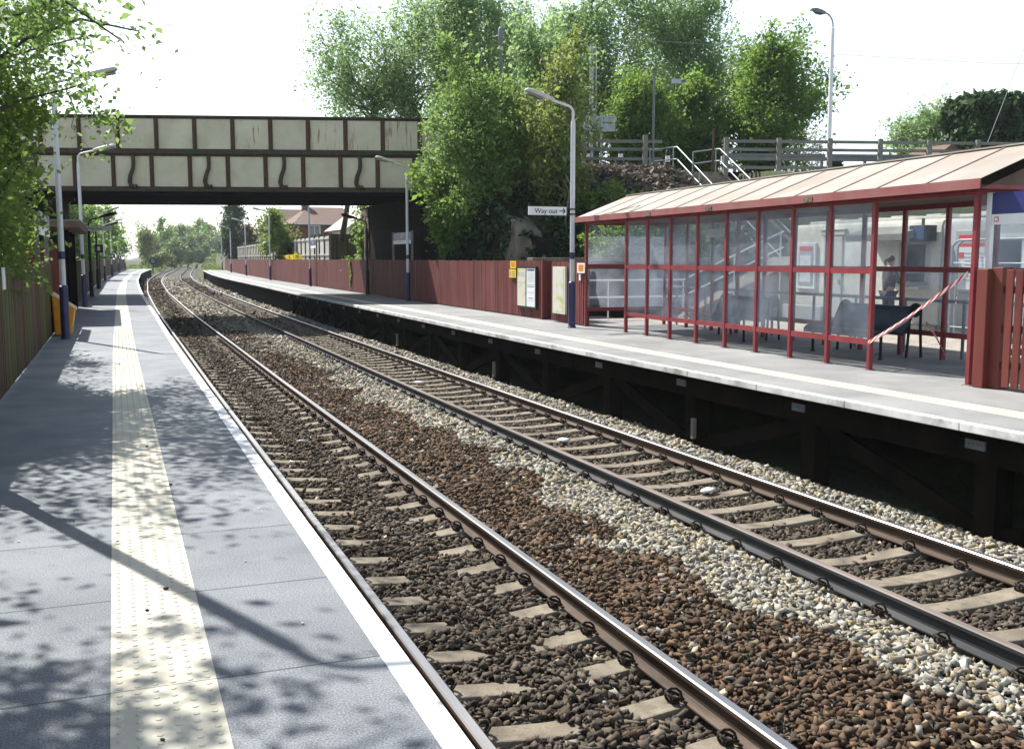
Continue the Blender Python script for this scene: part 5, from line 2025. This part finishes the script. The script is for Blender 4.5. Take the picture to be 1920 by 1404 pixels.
for k in range(36):
    y = 67.7 + k * 1.85
    mb = MB()
    mb.box((pfx(y) - .07, y - .05, 0), (pfx(y) + .08, y + .05, 3.38))
    mb.build('post', M['brown_board'], pf)
mb = MB()
for z in (1.95, 3.05):
    mb.beam((pfx(67.7) - .03, 67.7, z), (pfx(95) - .03, 95, z), .05, .1)
    mb.beam((pfx(95) - .03, 95, z), (pfx(134) - .03, 134, z), .05, .1)
mb.build('rails', M['pale_panel'], pf)
bf = empty('board_fence', (15, 67.4, 0), 0, 'dark brown close-boarded fence corner beside the bridge pier', 'fence')
mb = MB()
x = 13.5
while x < 18:
    mb.box((x, 67.45, .4), (x + .14, 67.5, 3.32), 0, rnd.uniform(.7, 1.2))
    x += .143
mb.build('boards', M['brown_board'], bf)
mb = MB()
for x in (13.42, 15.4, 17.4):
    mb.box((x, 67.36, .3), (x + .1, 67.445, 3.4))
mb.build('posts', M['brown_board'], bf)
for x, y, s_, lb in ((6.27, 13.9, .12, 'crumpled white litter scrap between the far rails'), (2.55, 15.3, .09, 'white litter scrap between the near rails near a sleeper'), (2.83, 3.95, .05, 'small white scrap among dark stones by the camera'), (6.5, 10.2, .12, 'pale flattened litter beside a far-track sleeper'), (6.2, 21.6, .14, 'pale litter between the far rails, farthest of the scraps')):
    v, f = ico()
    B = v * NR.uniform(.5, 1.3, (12, 1)) * np.array([s_, s_ * .8, s_ * .3]) + np.array([x, y, -1.085 + s_ * .25])
    tag(link('litter_scrap', np_mesh('litter_scrap', B, f, [M['paper']])), lb, 'litter')
# leaf litter and moss on the near platform, droppings
for i, (x, y, r) in enumerate([(.09, 3.62, .012), (.19, 3.35, .011), (.08, 5.05, .012), (.18, 5.35, .015), (-.05, 6.4, .01), (.33, 7.9, .013), (-.62, 4.9, .012), (-.55, 3.9, .010), (.21, 9.6, .016), (.75, 4.6, .008), (.62, 5.7, .008), (-.31, 7.0, .009), (-.6, 6.6, .009), (.85, 6.9, .007)]):
    v, f = ico()
    B = v * NR.uniform(.6, 1.3, (12, 1)) * np.array([r, r * 1.1, r * .5]) + np.array([x, y, .004 + r * .3])
    pale = i in (9, 10, 12, 13, 4)
    o = link('moss_clump' if not pale else 'stone_chip', np_mesh('moss_clump', B, f, [M['dropping'] if not pale else M['paper']]))
    tag(o, 'dark moss clump lying on the near platform' if not pale else 'tiny pale stone chip lying on the near platform', 'moss' if not pale else 'stone', 'moss clumps on the near platform' if not pale else 'stone chips on the near platform')
# ------------------------------------------------------------------ vegetation
def leaf_quads(P, size, rng, upbias=.25, droop=0.0):
    n = len(P)
    nrm = rng.normal(size=(n, 3))
    nrm[:, 2] = np.abs(nrm[:, 2]) * .8 + upbias
    nrm /= np.linalg.norm(nrm, axis=1)[:, None]
    t = rng.normal(size=(n, 3))
    t[:, 2] -= droop
    t -= nrm * (t * nrm).sum(1)[:, None]
    t /= np.linalg.norm(t, axis=1)[:, None] + 1e-9
    b = np.cross(nrm, t)
    s = (size * rng.lognormal(0, .35, n))[:, None]
    w = .36 * s
    fold = nrm * s * .14
    V = np.stack([P - t * s * .6, P + b * w + fold, P + t * s * .6, P - b * w + fold], 1).reshape(-1, 3)
    F = np.arange(n * 4).reshape(n, 4)
    return V, F

def jitter_path(a, b, rng, n=5, wig=.08, lift=0.0):
    a, b = np.asarray(a, float), np.asarray(b, float)
    L = np.linalg.norm(b - a)
    out = []
    for i in range(n):
        t = i / (n - 1)
        p = a + (b - a) * t
        if 0 < i:
            p = p + rng.normal(0, wig * L * (.5 if i == n - 1 else 1) * .5, 3)
        p[2] += lift * L * math.sin(math.pi * t)
        out.append(p)
    return out

def tree(name, label, cat, base, cc, cr, leafn, leafs, tr, lm, bm, seed, nl=14, tw=5, group=None, clump=.16, lo=.25, up=.25, droop=0.0, twr=.008, stems=1, lean=0, shell=.5):
    """base, crown centre (world), crown radii; trunk with limbs and twigs, crown of small leaves"""
    rng = np.random.default_rng(seed)
    base, cc, cr = np.array(base, float), np.array(cc, float), np.array(cr, float)
    e = empty(name, tuple(base), 0, label, cat, group)
    mb = MB()
    pts = []
    mean = cr.mean()
    for s in range(stems):
        b = base + (rng.normal(0, .25, 3) * [1, 1, 0] if stems > 1 else 0)
        top = cc + np.array([rng.normal(0, cr[0] * .25), rng.normal(0, cr[1] * .25), cr[2] * .7])
        trunk = jitter_path(b - [0, 0, .3], top, rng, 9, .045)
        trk = tr if stems == 1 else tr * .7
        mb.tube(trunk, [trk * (1 - .82 * (i / 8)**.8) for i in range(9)], 8, cap=True)
        for k in range(nl // stems):
            d = rng.normal(size=3)
            d /= np.linalg.norm(d)
            tgt = cc + d * cr * rng.uniform(shell, .96)
            rel = np.clip((tgt[2] - mean * .45 - b[2]) / max(top[2] - b[2], .1), lo, .93)
            ti = rel * 8
            i0 = int(ti)
            st = trunk[i0] + (trunk[min(i0 + 1, 8)] - trunk[i0]) * (ti - i0)
            L = jitter_path(st, tgt, rng, 6, .13, .06)
            r0 = max(trk * .42 * (1 - .6 * rel), twr * 1.5)
            mb.tube(L, [r0 * (1 - .85 * i / 5) + twr * .5 for i in range(6)], 5, cap=False)
            for i in range(2, 6):
                pts.append((L[i], .6))
            for q in range(tw):
                f = rng.uniform(1.6, 5)
                i1 = min(int(f), 4)
                s2 = L[i1] + (L[i1 + 1] - L[i1]) * (f - i1)
                d2 = rng.normal(size=3)
                d2[2] -= droop * .6
                d2 /= np.linalg.norm(d2)
                e2 = s2 + d2 * cr * rng.uniform(.18, .42)
                T = jitter_path(s2, e2, rng, 4, .15)
                mb.tube(T, [twr, twr * .8, twr * .6, twr * .35], 4, cap=False)
                for p in T[1:]:
                    pts.append((p, 1.0))
    mb.build('trunk', bm, e, smooth=True)
    C = np.array([p for p, w in pts])
    n = len(C)
    w = np.array([w for p, w in pts]) * rng.lognormal(0, .8, n)
    idx = rng.choice(n, leafn, p=w / w.sum())
    P = C[idx] + rng.normal(0, 1, (leafn, 3)) * cr * clump * rng.uniform(.35, 1.1, (n, 1))[idx]
    V, F = leaf_quads(P, leafs, rng, up, droop)
    ct = rng.uniform(.15, .75, n)[idx]
    tint = np.clip(ct + rng.normal(0, .16, leafn), 0, 1)
    o = link('crown', np_mesh('crown', V - base, F, [lm], tint=tint), e)
    return e

def leaf_mass(name, label, cat, P, size, lm, seed, up=.4, kind=None, group=None, droop=0.0, extra=None):
    rng = np.random.default_rng(seed)
    V, F = leaf_quads(np.asarray(P), size, rng, up, droop)
    cl = vnoise(P[:, 0] * 2 + P[:, 2] * 1.3, P[:, 1] * 2 - P[:, 2], 1.4)
    tint = np.clip(cl * .7 + rng.normal(.1, .18, len(P)), 0, 1)
    o = link(name, np_mesh(name, V, F, [lm], tint=tint))
    return tag(o, label, cat, group, kind)

# left side: bushes behind the near fence and branches over the platform
tree('hawthorn_bush', 'yellow-green bush nearest the camera behind the brown fence', 'bush', (-3.1, 14.6, .1), (-2.05, 14.9, 3.1), (1.5, 4.0, 1.8), 38000, .062, .11, M['leaf_yellow'], M['bark'], 21, 26, 6, stems=3, clump=.13)
tree('hawthorn_bush', 'dense green bush reaching the lamp post by the platform hut', 'bush', (-3.6, 23.5, .1), (-2.6, 22.8, 2.4), (1.6, 4.4, 2.1), 34000, .085, .14, M['leaf_yellow'], M['bark'], 22, 34, 6, stems=3, clump=.12)
tree('tall_bush', 'taller green tree rising behind the hut and bushes', 'tree', (-7.4, 30, .2), (-6.6, 30.0, 5.2), (2.4, 3.6, 3.6), 22000, .11, .16, M['leaf_fresh'], M['bark'], 23, 24, 6, clump=.14)
tree('overhanging_tree', 'overhanging tree whose sparse catkin branches cross the top left sky', 'tree', (-3.9, 13.4, 0), (-1.6, 14.8, 4.6), (2.5, 4.5, 1.9), 27000, .062, .15, M['leaf_fresh'], M['bark'], 35, 30, 6, clump=.11, lo=.45, twr=.006, droop=.5)
tree('shade_tree', 'tree beside the fence casting dappled shade on the platform front', 'tree', (-3.9, 5.6, 0), (-2.6, 7.2, 4.9), (2.4, 2.0, 1.2), 9500, .075, .15, M['leaf_fresh'], M['bark'], 25, 28, 6, clump=.12, lo=.45, twr=.007)

# trees seen under the bridge on the left
for i, (x, y, h_, r, lb) in enumerate(((-5.5, 63, 6.5, 2.6, 'green tree just past the bridge behind the far brown fence'), (-3.6, 88, 8.6, 3.4, 'taller tree second past the bridge behind the far brown fence'),
                                       (-2.6, 118, 8.4, 3.6, 'tree third past the bridge behind the far brown fence'), (-1.6, 150, 7.4, 3.6, 'tree beside the end of the near platform'))):
    tree('lineside_tree', lb, 'tree', (x, y, .3), (x + .5, y, h_ * .56), (r, r, h_ * .5), 9000, .22, .16, M['leaf_fresh'] if i % 2 else M['leaf_mid'], M['bark'], 40 + i, 16, 5, group='trees beyond the near platform fence')
tree('bare_tree', 'thinly leaved upright tree standing left of the curving track', 'tree', (7.0, 238, -.4), (7.0, 238, 6.4), (3.0, 3, 5.2), 2600, .3, .2, M['leaf_olive'], M['bark_pale'], 50, 26, 9, twr=.035)
tree('lineside_bush', 'round light green bush left of the track past the platform', 'bush', (9.5, 250, -.5), (9.5, 250, 1.6), (3.6, 3, 2.2), 3500, .35, .15, M['leaf_far'], M['bark'], 51, 14, 5)
tree('lineside_bush', 'second light green bush further along left of the track', 'bush', (14.5, 275, -.5), (14.5, 275, 3.2), (4.2, 4, 3.8), 4000, .42, .15, M['leaf_far'], M['bark'], 52, 14, 5)
rr_ = random.Random(5)
protos = []
sf = [(10, 330, 12), (16, 350, 13), (22, 380, 14), (27, 400, 15), (33, 430, 15.5), (38, 450, 16.5), (44, 470, 16.5), (50, 500, 17.5), (57, 520, 18), (66, 540, 18), (40, 520, 17), (30, 470, 16), (62, 470, 13), (72, 500, 16), (20, 310, 9), (26, 345, 9)]
for i, (x, y, h_) in enumerate(sf):
    lb = 'far hazy tree in the wood where the track curves out of sight'
    if i < 3:
        t_ = tree('woodland_tree', lb, 'tree', (x, y, -.6), (x, y, h_ * .55), (5.2, 5, h_ * .5), 3600, .62, .3, M['leaf_far'] if i != 1 else M['leaf_mid'], M['bark'], 60 + i, 14, 5, group='far woodland trees')
        protos.append((t_, h_))
    else:
        t0, h0 = protos[i % 3]
        t_ = copy_tree(t0)
        t_.location = (x, y, -.8)
        t_.scale = (h_ / h0 * rr_.uniform(.9, 1.2),) * 2 + (h_ / h0,)
        t_.rotation_euler = (0, 0, rr_.uniform(0, 6))

# right side beyond the bridge
tree('garden_tree', 'round yellow-green tree against the pale panel fence', 'tree', (12.75, 84, 1), (12.5, 84, 3.7), (1.9, 2.2, 2.2), 6500, .17, .12, M['leaf_yellow'], M['bark'], 70, 16, 6)
tree('conifer_tree', 'dark tall tree at the far end of the maroon fence', 'tree', (18.6, 172, 0), (18.6, 172, 6.4), (3.2, 3, 4.6), 7000, .3, .25, M['leaf_dark'], M['bark'], 71, 22, 6)
tree('copper_tree', 'reddish tree beside the dark tall one', 'tree', (21.4, 176, 0), (21.2, 176, 4.6), (2.2, 2, 3.2), 2600, .28, .2, M['leaf_red'], M['bark'], 72, 14, 6)
tree('pier_shrub', 'bright green shrub at the foot of the bridge pier', 'bush', (12.9, 53.4, .5), (12.5, 54.2, 2.3), (.95, 1.3, 1.25), 4200, .11, .06, M['leaf_fresh'], M['bark'], 73, 12, 5)
tree('pier_shrub', 'leafy climber hanging beside the bridge pier stones', 'bush', (13.3, 55.6, .5), (13.0, 55.4, 3.5), (1.1, 1.1, 1.7), 4200, .11, .04, M['leaf_yellow'], M['bark'], 74, 14, 5)
tree('flowering_shrub', 'yellow flowering shrub peeping over the maroon fence', 'bush', (12.2, 75, .6), (12.2, 75.5, 1.75), (.5, 3.2, .42), 1500, .12, .05, M['flower'], M['bark'], 75, 10, 5)
iv = []
rng = np.random.default_rng(3)
for k in range(220):
    t_ = rng.random()
    z = 1.62 - 1.3 * t_
    iv.append((fr(51.6) - .05 + rng.normal(0, .015), 51.6 + .12 * math.sin(t_ * 9) + rng.normal(0, .05 + .08 * (1 - t_)), z))
leaf_mass('climbing_plant', 'thin yellow-green creeper trailing down the maroon fence', 'plant', np.array(iv), .09, M['leaf_yellow'], 4)

# the big growth over the right end of the bridge and the bank
tree('hawthorn_tree', 'broad leafy hawthorn covering the right end of the bridge', 'tree', (14.0, 37.2, 2), (13.35, 37.0, 5.9), (2.8, 2.6, 3.3), 46000, .10, .16, M['leaf_fresh'], M['bark'], 80, 30, 7, stems=2, clump=.13)
tree('hawthorn_tree', 'darker leafy bush hanging low beside the bridge end', 'tree', (13.0, 38.6, 1), (12.3, 38.2, 4.4), (1.5, 1.7, 2.0), 12000, .12, .1, M['leaf_mid'], M['bark'], 81, 20, 6, clump=.14)
tree('sapling', 'thin pale-stemmed sapling with yellowing leaves on the bank', 'tree', (15.6, 33.5, 1.2), (15.1, 34.6, 6.7), (1.9, 2.0, 3.3), 9000, .12, .075, M['leaf_olive'], M['bark_pale'], 82, 22, 6, stems=3, clump=.15, lo=.35)
tree('bank_shrub', 'mid-green tree filling the gap behind the tall lamp', 'tree', (17.2, 37.6, 4), (16.3, 38.2, 7.6), (1.9, 2.2, 3.6), 14000, .13, .12, M['leaf_birch'], M['bark'], 83, 22, 6, clump=.15)
tree('bank_shrub', 'low yellow-green bush on the bank beside the shelter roof end', 'bush', (17.4, 32.4, 2), (16.7, 32.6, 3.4), (1.5, 1.5, 1.0), 8000, .10, .06, M['leaf_yellow'], M['bark'], 84, 16, 6)
tree('bank_shrub', 'dark green bush above the low wall behind the shelter', 'bush', (16.4, 29.6, .6), (16.2, 30, 2.4), (2.6, 1.5, 1.4), 12000, .11, .07, M['leaf_mid'], M['bark'], 85, 18, 6)
P = []
rng = np.random.default_rng(9)
while len(P) < 26000:
    x, y = rng.uniform(11.5, 22), rng.uniform(27.4, 40.5)
    if vnoise(x, y, .8) + rng.normal(0, .2) < .38 or (x > 17.3 and y > road_y(x) - 5.5):
        continue
    z = float(ground_z(x, y))
    P.append((x, y, z + abs(rng.normal(0, .28)) + .02))
P = np.array(P)
leaf_mass('ivy', 'dark ivy and brambles smothering the bank between bridge and stairs', 'ivy', P, .12, M['leaf_ivy'], 5, kind='stuff')
P = []
PB = []
while len(PB) < 9000:
    x, y = rng.uniform(16.8, 22.1), rng.uniform(28, 39.2)
    if y < road_y(x) - 9 + rng.normal(0, .5) or y > road_y(x) - .35:
        continue
    PB.append((x, y, float(ground_z(x, y)) + abs(rng.normal(0, .10)) + .01))
leaf_mass('dry_brush', 'dry grey-brown brushwood and litter on the bank top beside the stairs', 'brush', np.array(PB), .16, M['leaf_brush'], 8, up=1.0, kind='stuff')
ws_ = [(12.55, 40.9, 5.2), (12.75, 38.4, 4.9), (12.95, 36.0, 4.1), (13.2, 34.0, 3.1), (13.6, 32.4, 2.3)]
for k in range(9000):
    i = rng.integers(0, 4)
    t_ = rng.random()
    a, b = np.array(ws_[i]), np.array(ws_[i + 1])
    p = a + (b - a) * t_
    z = rng.uniform(-.2, p[2] + .2)
    if vnoise(p[1] * 1.6, z * 1.8, 1.0) < .46:
        continue
    P.append((p[0] - abs(rng.normal(.05, .12)), p[1], z))
leaf_mass('wall_ivy', 'ivy clinging to the dark retaining wall', 'ivy', np.array(P), .13, M['leaf_ivy'], 6, up=.1, droop=.5)

# trees behind the road
tree('birch_tree', 'airy birch rising over the bridge parapet, leftmost of the tall trees', 'tree', (12.6, 60, 3), (13.6, 60, 11.0), (3.9, 2.8, 5.6), 22000, .12, .19, M['leaf_birch'], M['bark'], 90, 24, 8, clump=.13, droop=.6)
tree('birch_tree', 'second airy birch over the bridge, beside the leftmost', 'tree', (16.8, 59, 3), (17.0, 59, 12.0), (3.4, 2.8, 6.4), 20000, .12, .2, M['leaf_birch'], M['bark'], 91, 24, 8, clump=.13, droop=.6)
tree('tall_tree', 'tall dark-trunked tree behind the hawthorn at the bridge end', 'tree', (20.8, 56, 4), (20.3, 56, 12.6), (4.8, 3.5, 7.2), 52000, .13, .3, M['leaf_birch'], M['bark'], 92, 26, 8, clump=.13)
tree('tall_tree', 'tall forked tree with a bare pale gap behind the mast', 'tree', (26.0, 54, 4), (26.0, 54, 12.8), (4.8, 3.5, 7.0), 36000, .13, .36, M['leaf_birch'], M['bark'], 93, 26, 8, clump=.13, stems=2, lo=.5)
tree('tall_tree', 'tall leafy tree left of the round sycamore', 'tree', (31.6, 54, 4), (31.4, 54, 12.4), (5.0, 3.5, 7.2), 54000, .13, .28, M['leaf_birch'], M['bark'], 94, 28, 8, clump=.13)
tree('tall_tree', 'tall leafy tree filling the gap behind the mast and the hawthorn', 'tree', (24.0, 62, 4), (23.6, 62, 12.6), (4.2, 3, 7.0), 34000, .14, .26, M['leaf_birch'], M['bark'], 120, 26, 8, clump=.13)
tree('roadside_shrub', 'bright green bush behind the stairs railings and mast', 'bush', (25.6, 47, 5), (25.4, 46.8, 8.3), (2.9, 2.2, 2.8), 24000, .125, .14, M['leaf_mid'], M['bark'], 95, 22, 7, clump=.15)
tree('roadside_shrub', 'dark understorey tree left of the sycamore trunk', 'tree', (29.0, 46, 5), (28.4, 46.4, 8.4), (2.2, 2, 3.4), 13000, .15, .12, M['leaf_mid'], M['bark'], 96, 20, 6, clump=.15)
tree('roadside_shrub', 'pale green bush behind the sign backs on the road', 'bush', (20.6, 47.5, 5), (20.4, 47.5, 7.6), (3.2, 2, 2.4), 12000, .15, .1, M['leaf_fresh'], M['bark'], 97, 20, 6, clump=.16)
tree('sycamore_tree', 'rounded sycamore standing alone against the white sky', 'tree', (31.5, 44.3, 5.2), (31.5, 44.2, 9.5), (3.7, 3, 3.9), 46000, .125, .24, M['leaf_mid'], M['bark'], 98, 34, 8, clump=.12)
tree('willow_tree', 'pale green spreading tree beyond the road fence', 'tree', (58.5, 62, 4.5), (58.0, 61, 10.4), (4.4, 3.4, 4.0), 24000, .17, .22, M['leaf_birch'], M['bark'], 99, 28, 8, clump=.13)
tree('bare_tree', 'bare twiggy tree beside the street lamp, right one', 'tree', (50.5, 66, 4.5), (50.3, 66, 9.8), (2.6, 2.4, 3.6), 900, .15, .14, M['leaf_olive'], M['bark_pale'], 100, 30, 12, twr=.022)
tree('bare_tree', 'bare twiggy tree beside the street lamp, left one', 'tree', (46.6, 68, 4.5), (46.4, 68, 9.2), (2.2, 2.2, 3.4), 600, .15, .12, M['leaf_olive'], M['bark_pale'], 101, 26, 12, twr=.02)
tree('garden_shrub', 'dark rounded garden bush behind the guard rail', 'bush', (46.0, 60, 4.6), (46, 60, 6.6), (3.2, 2.5, 1.6), 6000, .18, .1, M['leaf_dark'], M['bark'], 102, 14, 6)
tree('garden_shrub', 'yellow-green low garden bush left of the hedge', 'bush', (47.0, 50, 5), (46.2, 50, 7.2), (2.2, 2, 1.4), 6000, .15, .1, M['leaf_yellow'], M['bark'], 103, 14, 6)
tree('garden_shrub', 'small bushy conifer showing under the guard rail', 'bush', (31.8, 39.8, 5.2), (31.8, 39.8, 6.0), (.55, .5, .8), 2200, .12, .06, M['leaf_conifer'], M['bark'], 104, 10, 5)
tree('garden_shrub', 'light green low hedge plant under the rail fence', 'bush', (37.5, 40.0, 5.2), (37.2, 40.0, 5.8), (1.9, .5, .6), 4000, .12, .05, M['leaf_fresh'], M['bark'], 105, 12, 5)
# clipped conifer hedge
rng = np.random.default_rng(14)
n = 34000
P = np.zeros((n, 3))
x0, x1, y0, y1, z0, z1 = 41.0, 54.0, 40.2, 42.6, 5.2, 9.7
side = rng.random(n)
P[:, 0] = rng.uniform(x0, x1, n)
P[:, 2] = z0 + (z1 - z0) * rng.random(n)
P[:, 1] = y0 + rng.normal(0, .12, n)
m1 = side < .22
P[m1, 1] = rng.uniform(y0, y1, m1.sum())
P[m1, 2] = z1 + rng.normal(0, .15, m1.sum()) + np.abs(rng.normal(0, .08, m1.sum()))
m2 = (side >= .22) & (side < .34)
P[m2, 0] = x0 + rng.normal(0, .15, m2.sum())
P[m2, 1] = rng.uniform(y0, y1, m2.sum())
fl_ = np.floor(P[:, 0] / 1.15)
P[:, 1] += (np.abs(((P[:, 0] / 1.15) % 1) - .5) - .25) * 1.3 + .25 * np.sin(P[:, 2] * 1.7 + fl_ * 2.3)
P[:, 2] += .10 * np.sin(fl_ * 1.9) + (P[:, 0] - x0) * .03
he = empty('conifer_hedge', (45, 41.4, 5.2), 0, 'tall clipped dark conifer hedge at the right edge', 'hedge')
V, F = leaf_quads(P, .24, rng, .35, .3)
tint = np.clip(rng.normal(.4, .25, n), 0, 1)
link('foliage', np_mesh('foliage', V - np.array([45, 41.4, 5.2]), F, [M['leaf_conifer']], tint=tint), he)
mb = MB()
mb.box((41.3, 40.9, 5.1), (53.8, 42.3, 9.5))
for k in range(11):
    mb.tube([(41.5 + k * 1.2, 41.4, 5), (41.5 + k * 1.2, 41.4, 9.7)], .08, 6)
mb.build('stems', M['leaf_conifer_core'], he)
# lineside grass and weeds
rng = np.random.default_rng(31)
P = []
while len(P) < 9000:
    y = rng.uniform(176, 420)
    xc = rng.uniform(-8, .4) if rng.random() < .75 else rng.uniform(9.4, 13)
    if xc > 9 and y < 160:
        continue
    x = xc + cv(y)
    P.append((x, y, float(ground_z(x, y)) + .1))
P = np.array(P)
leaf_mass('long_grass', 'long green grass on the trackside past the platform end', 'grass', P, .55, M['leaf_grass'], 32, up=.0, kind='stuff')

# ------------------------------------------------------------------ summer haze
mb = MB()
mb.box((-295, -25, -3), (410, 1900, 34))
hz_m = bpy.data.materials.new('haze')
hz_m.use_nodes = True
hn = hz_m.node_tree
hn.nodes.remove(hn.nodes['Principled BSDF'])
pv = nn(hn, 'ShaderNodeVolumePrincipled')
pv.inputs['Color'].default_value = (.86, .93, 1.0, 1)
pv.inputs['Density'].default_value = .00026
pv.inputs['Anisotropy'].default_value = 0.0
hn.links.new(pv.outputs[0], hn.nodes['Material Output'].inputs['Volume'])
tag(mb.build('haze', hz_m), kind='stuff')

# ------------------------------------------------------------------ sky, sun, camera
SUN_EL, SUN_AZ = 48.0, -21.8          # azimuth from the track direction (+Y), negative = to the left
w = bpy.data.worlds.new('World')
S.world = w
w.use_nodes = True
nt = w.node_tree
bg = nt.nodes['Background']
sky = nn(nt, 'ShaderNodeTexSky', sky_type='NISHITA')
sky.sun_disc = False
sky.sun_elevation = R(SUN_EL)
sky.sun_rotation = R(SUN_AZ)
sky.air_density = 1.0
sky.dust_density = 1.5
sky.ozone_density = 1.0
# thin bright summer haze towards the horizon
tc = nn(nt, 'ShaderNodeTexCoord')
sx_ = nn(nt, 'ShaderNodeSeparateXYZ')
nt.links.new(tc.outputs['Generated'], sx_.inputs[0])
mr = nn(nt, 'ShaderNodeMapRange', interpolation_type='SMOOTHSTEP')
mr.inputs['From Min'].default_value = .22
mr.inputs['From Max'].default_value = .8
mr.inputs['To Min'].default_value = 7.0
mr.inputs['To Max'].default_value = 0.0
nt.links.new(sx_.outputs['Z'], mr.inputs['Value'])
veil = nn(nt, 'ShaderNodeVectorMath', operation='SCALE')
veil.inputs[0].default_value = (.91, 1.0, 1.04)
nt.links.new(mr.outputs['Result'], veil.inputs['Scale'])
addv = nn(nt, 'ShaderNodeVectorMath', operation='ADD')
nt.links.new(veil.outputs[0], addv.inputs[0])
nt.links.new(sky.outputs['Color'], addv.inputs[1])
nt.links.new(addv.outputs[0], bg.inputs['Color'])
bg.inputs['Strength'].default_value = .07

ld = bpy.data.lights.new('sun', 'SUN')
ld.energy = 5.0
ld.angle = R(.55)
ld.color = (1.0, .965, .90)
lo_ = bpy.data.objects.new('sun', ld)
COL.objects.link(lo_)
d = Vector((math.sin(R(SUN_AZ)) * math.cos(R(SUN_EL)), math.cos(R(SUN_AZ)) * math.cos(R(SUN_EL)), math.sin(R(SUN_EL))))
lo_.rotation_euler = d.to_track_quat('Z', 'Y').to_euler()

cd = bpy.data.cameras.new('camera')
cam = bpy.data.objects.new('camera', cd)
COL.objects.link(cam)
cam.location = (0, 0, 1.69)
cam.rotation_euler = (R(90 - 6.5155), 0, R(-21.3365))
cd.sensor_width = 36
cd.lens = 1900 / 1920 * 36
cd.clip_start = .05
cd.clip_end = 5000
S.camera = cam
S.view_settings.view_transform = 'Standard'
S.view_settings.look = 'None'
S.view_settings.exposure = .88
S.view_settings.gamma = 1
S.cycles.max_bounces = 8
S.cycles.transparent_max_bounces = 24
S.cycles.use_denoising = True
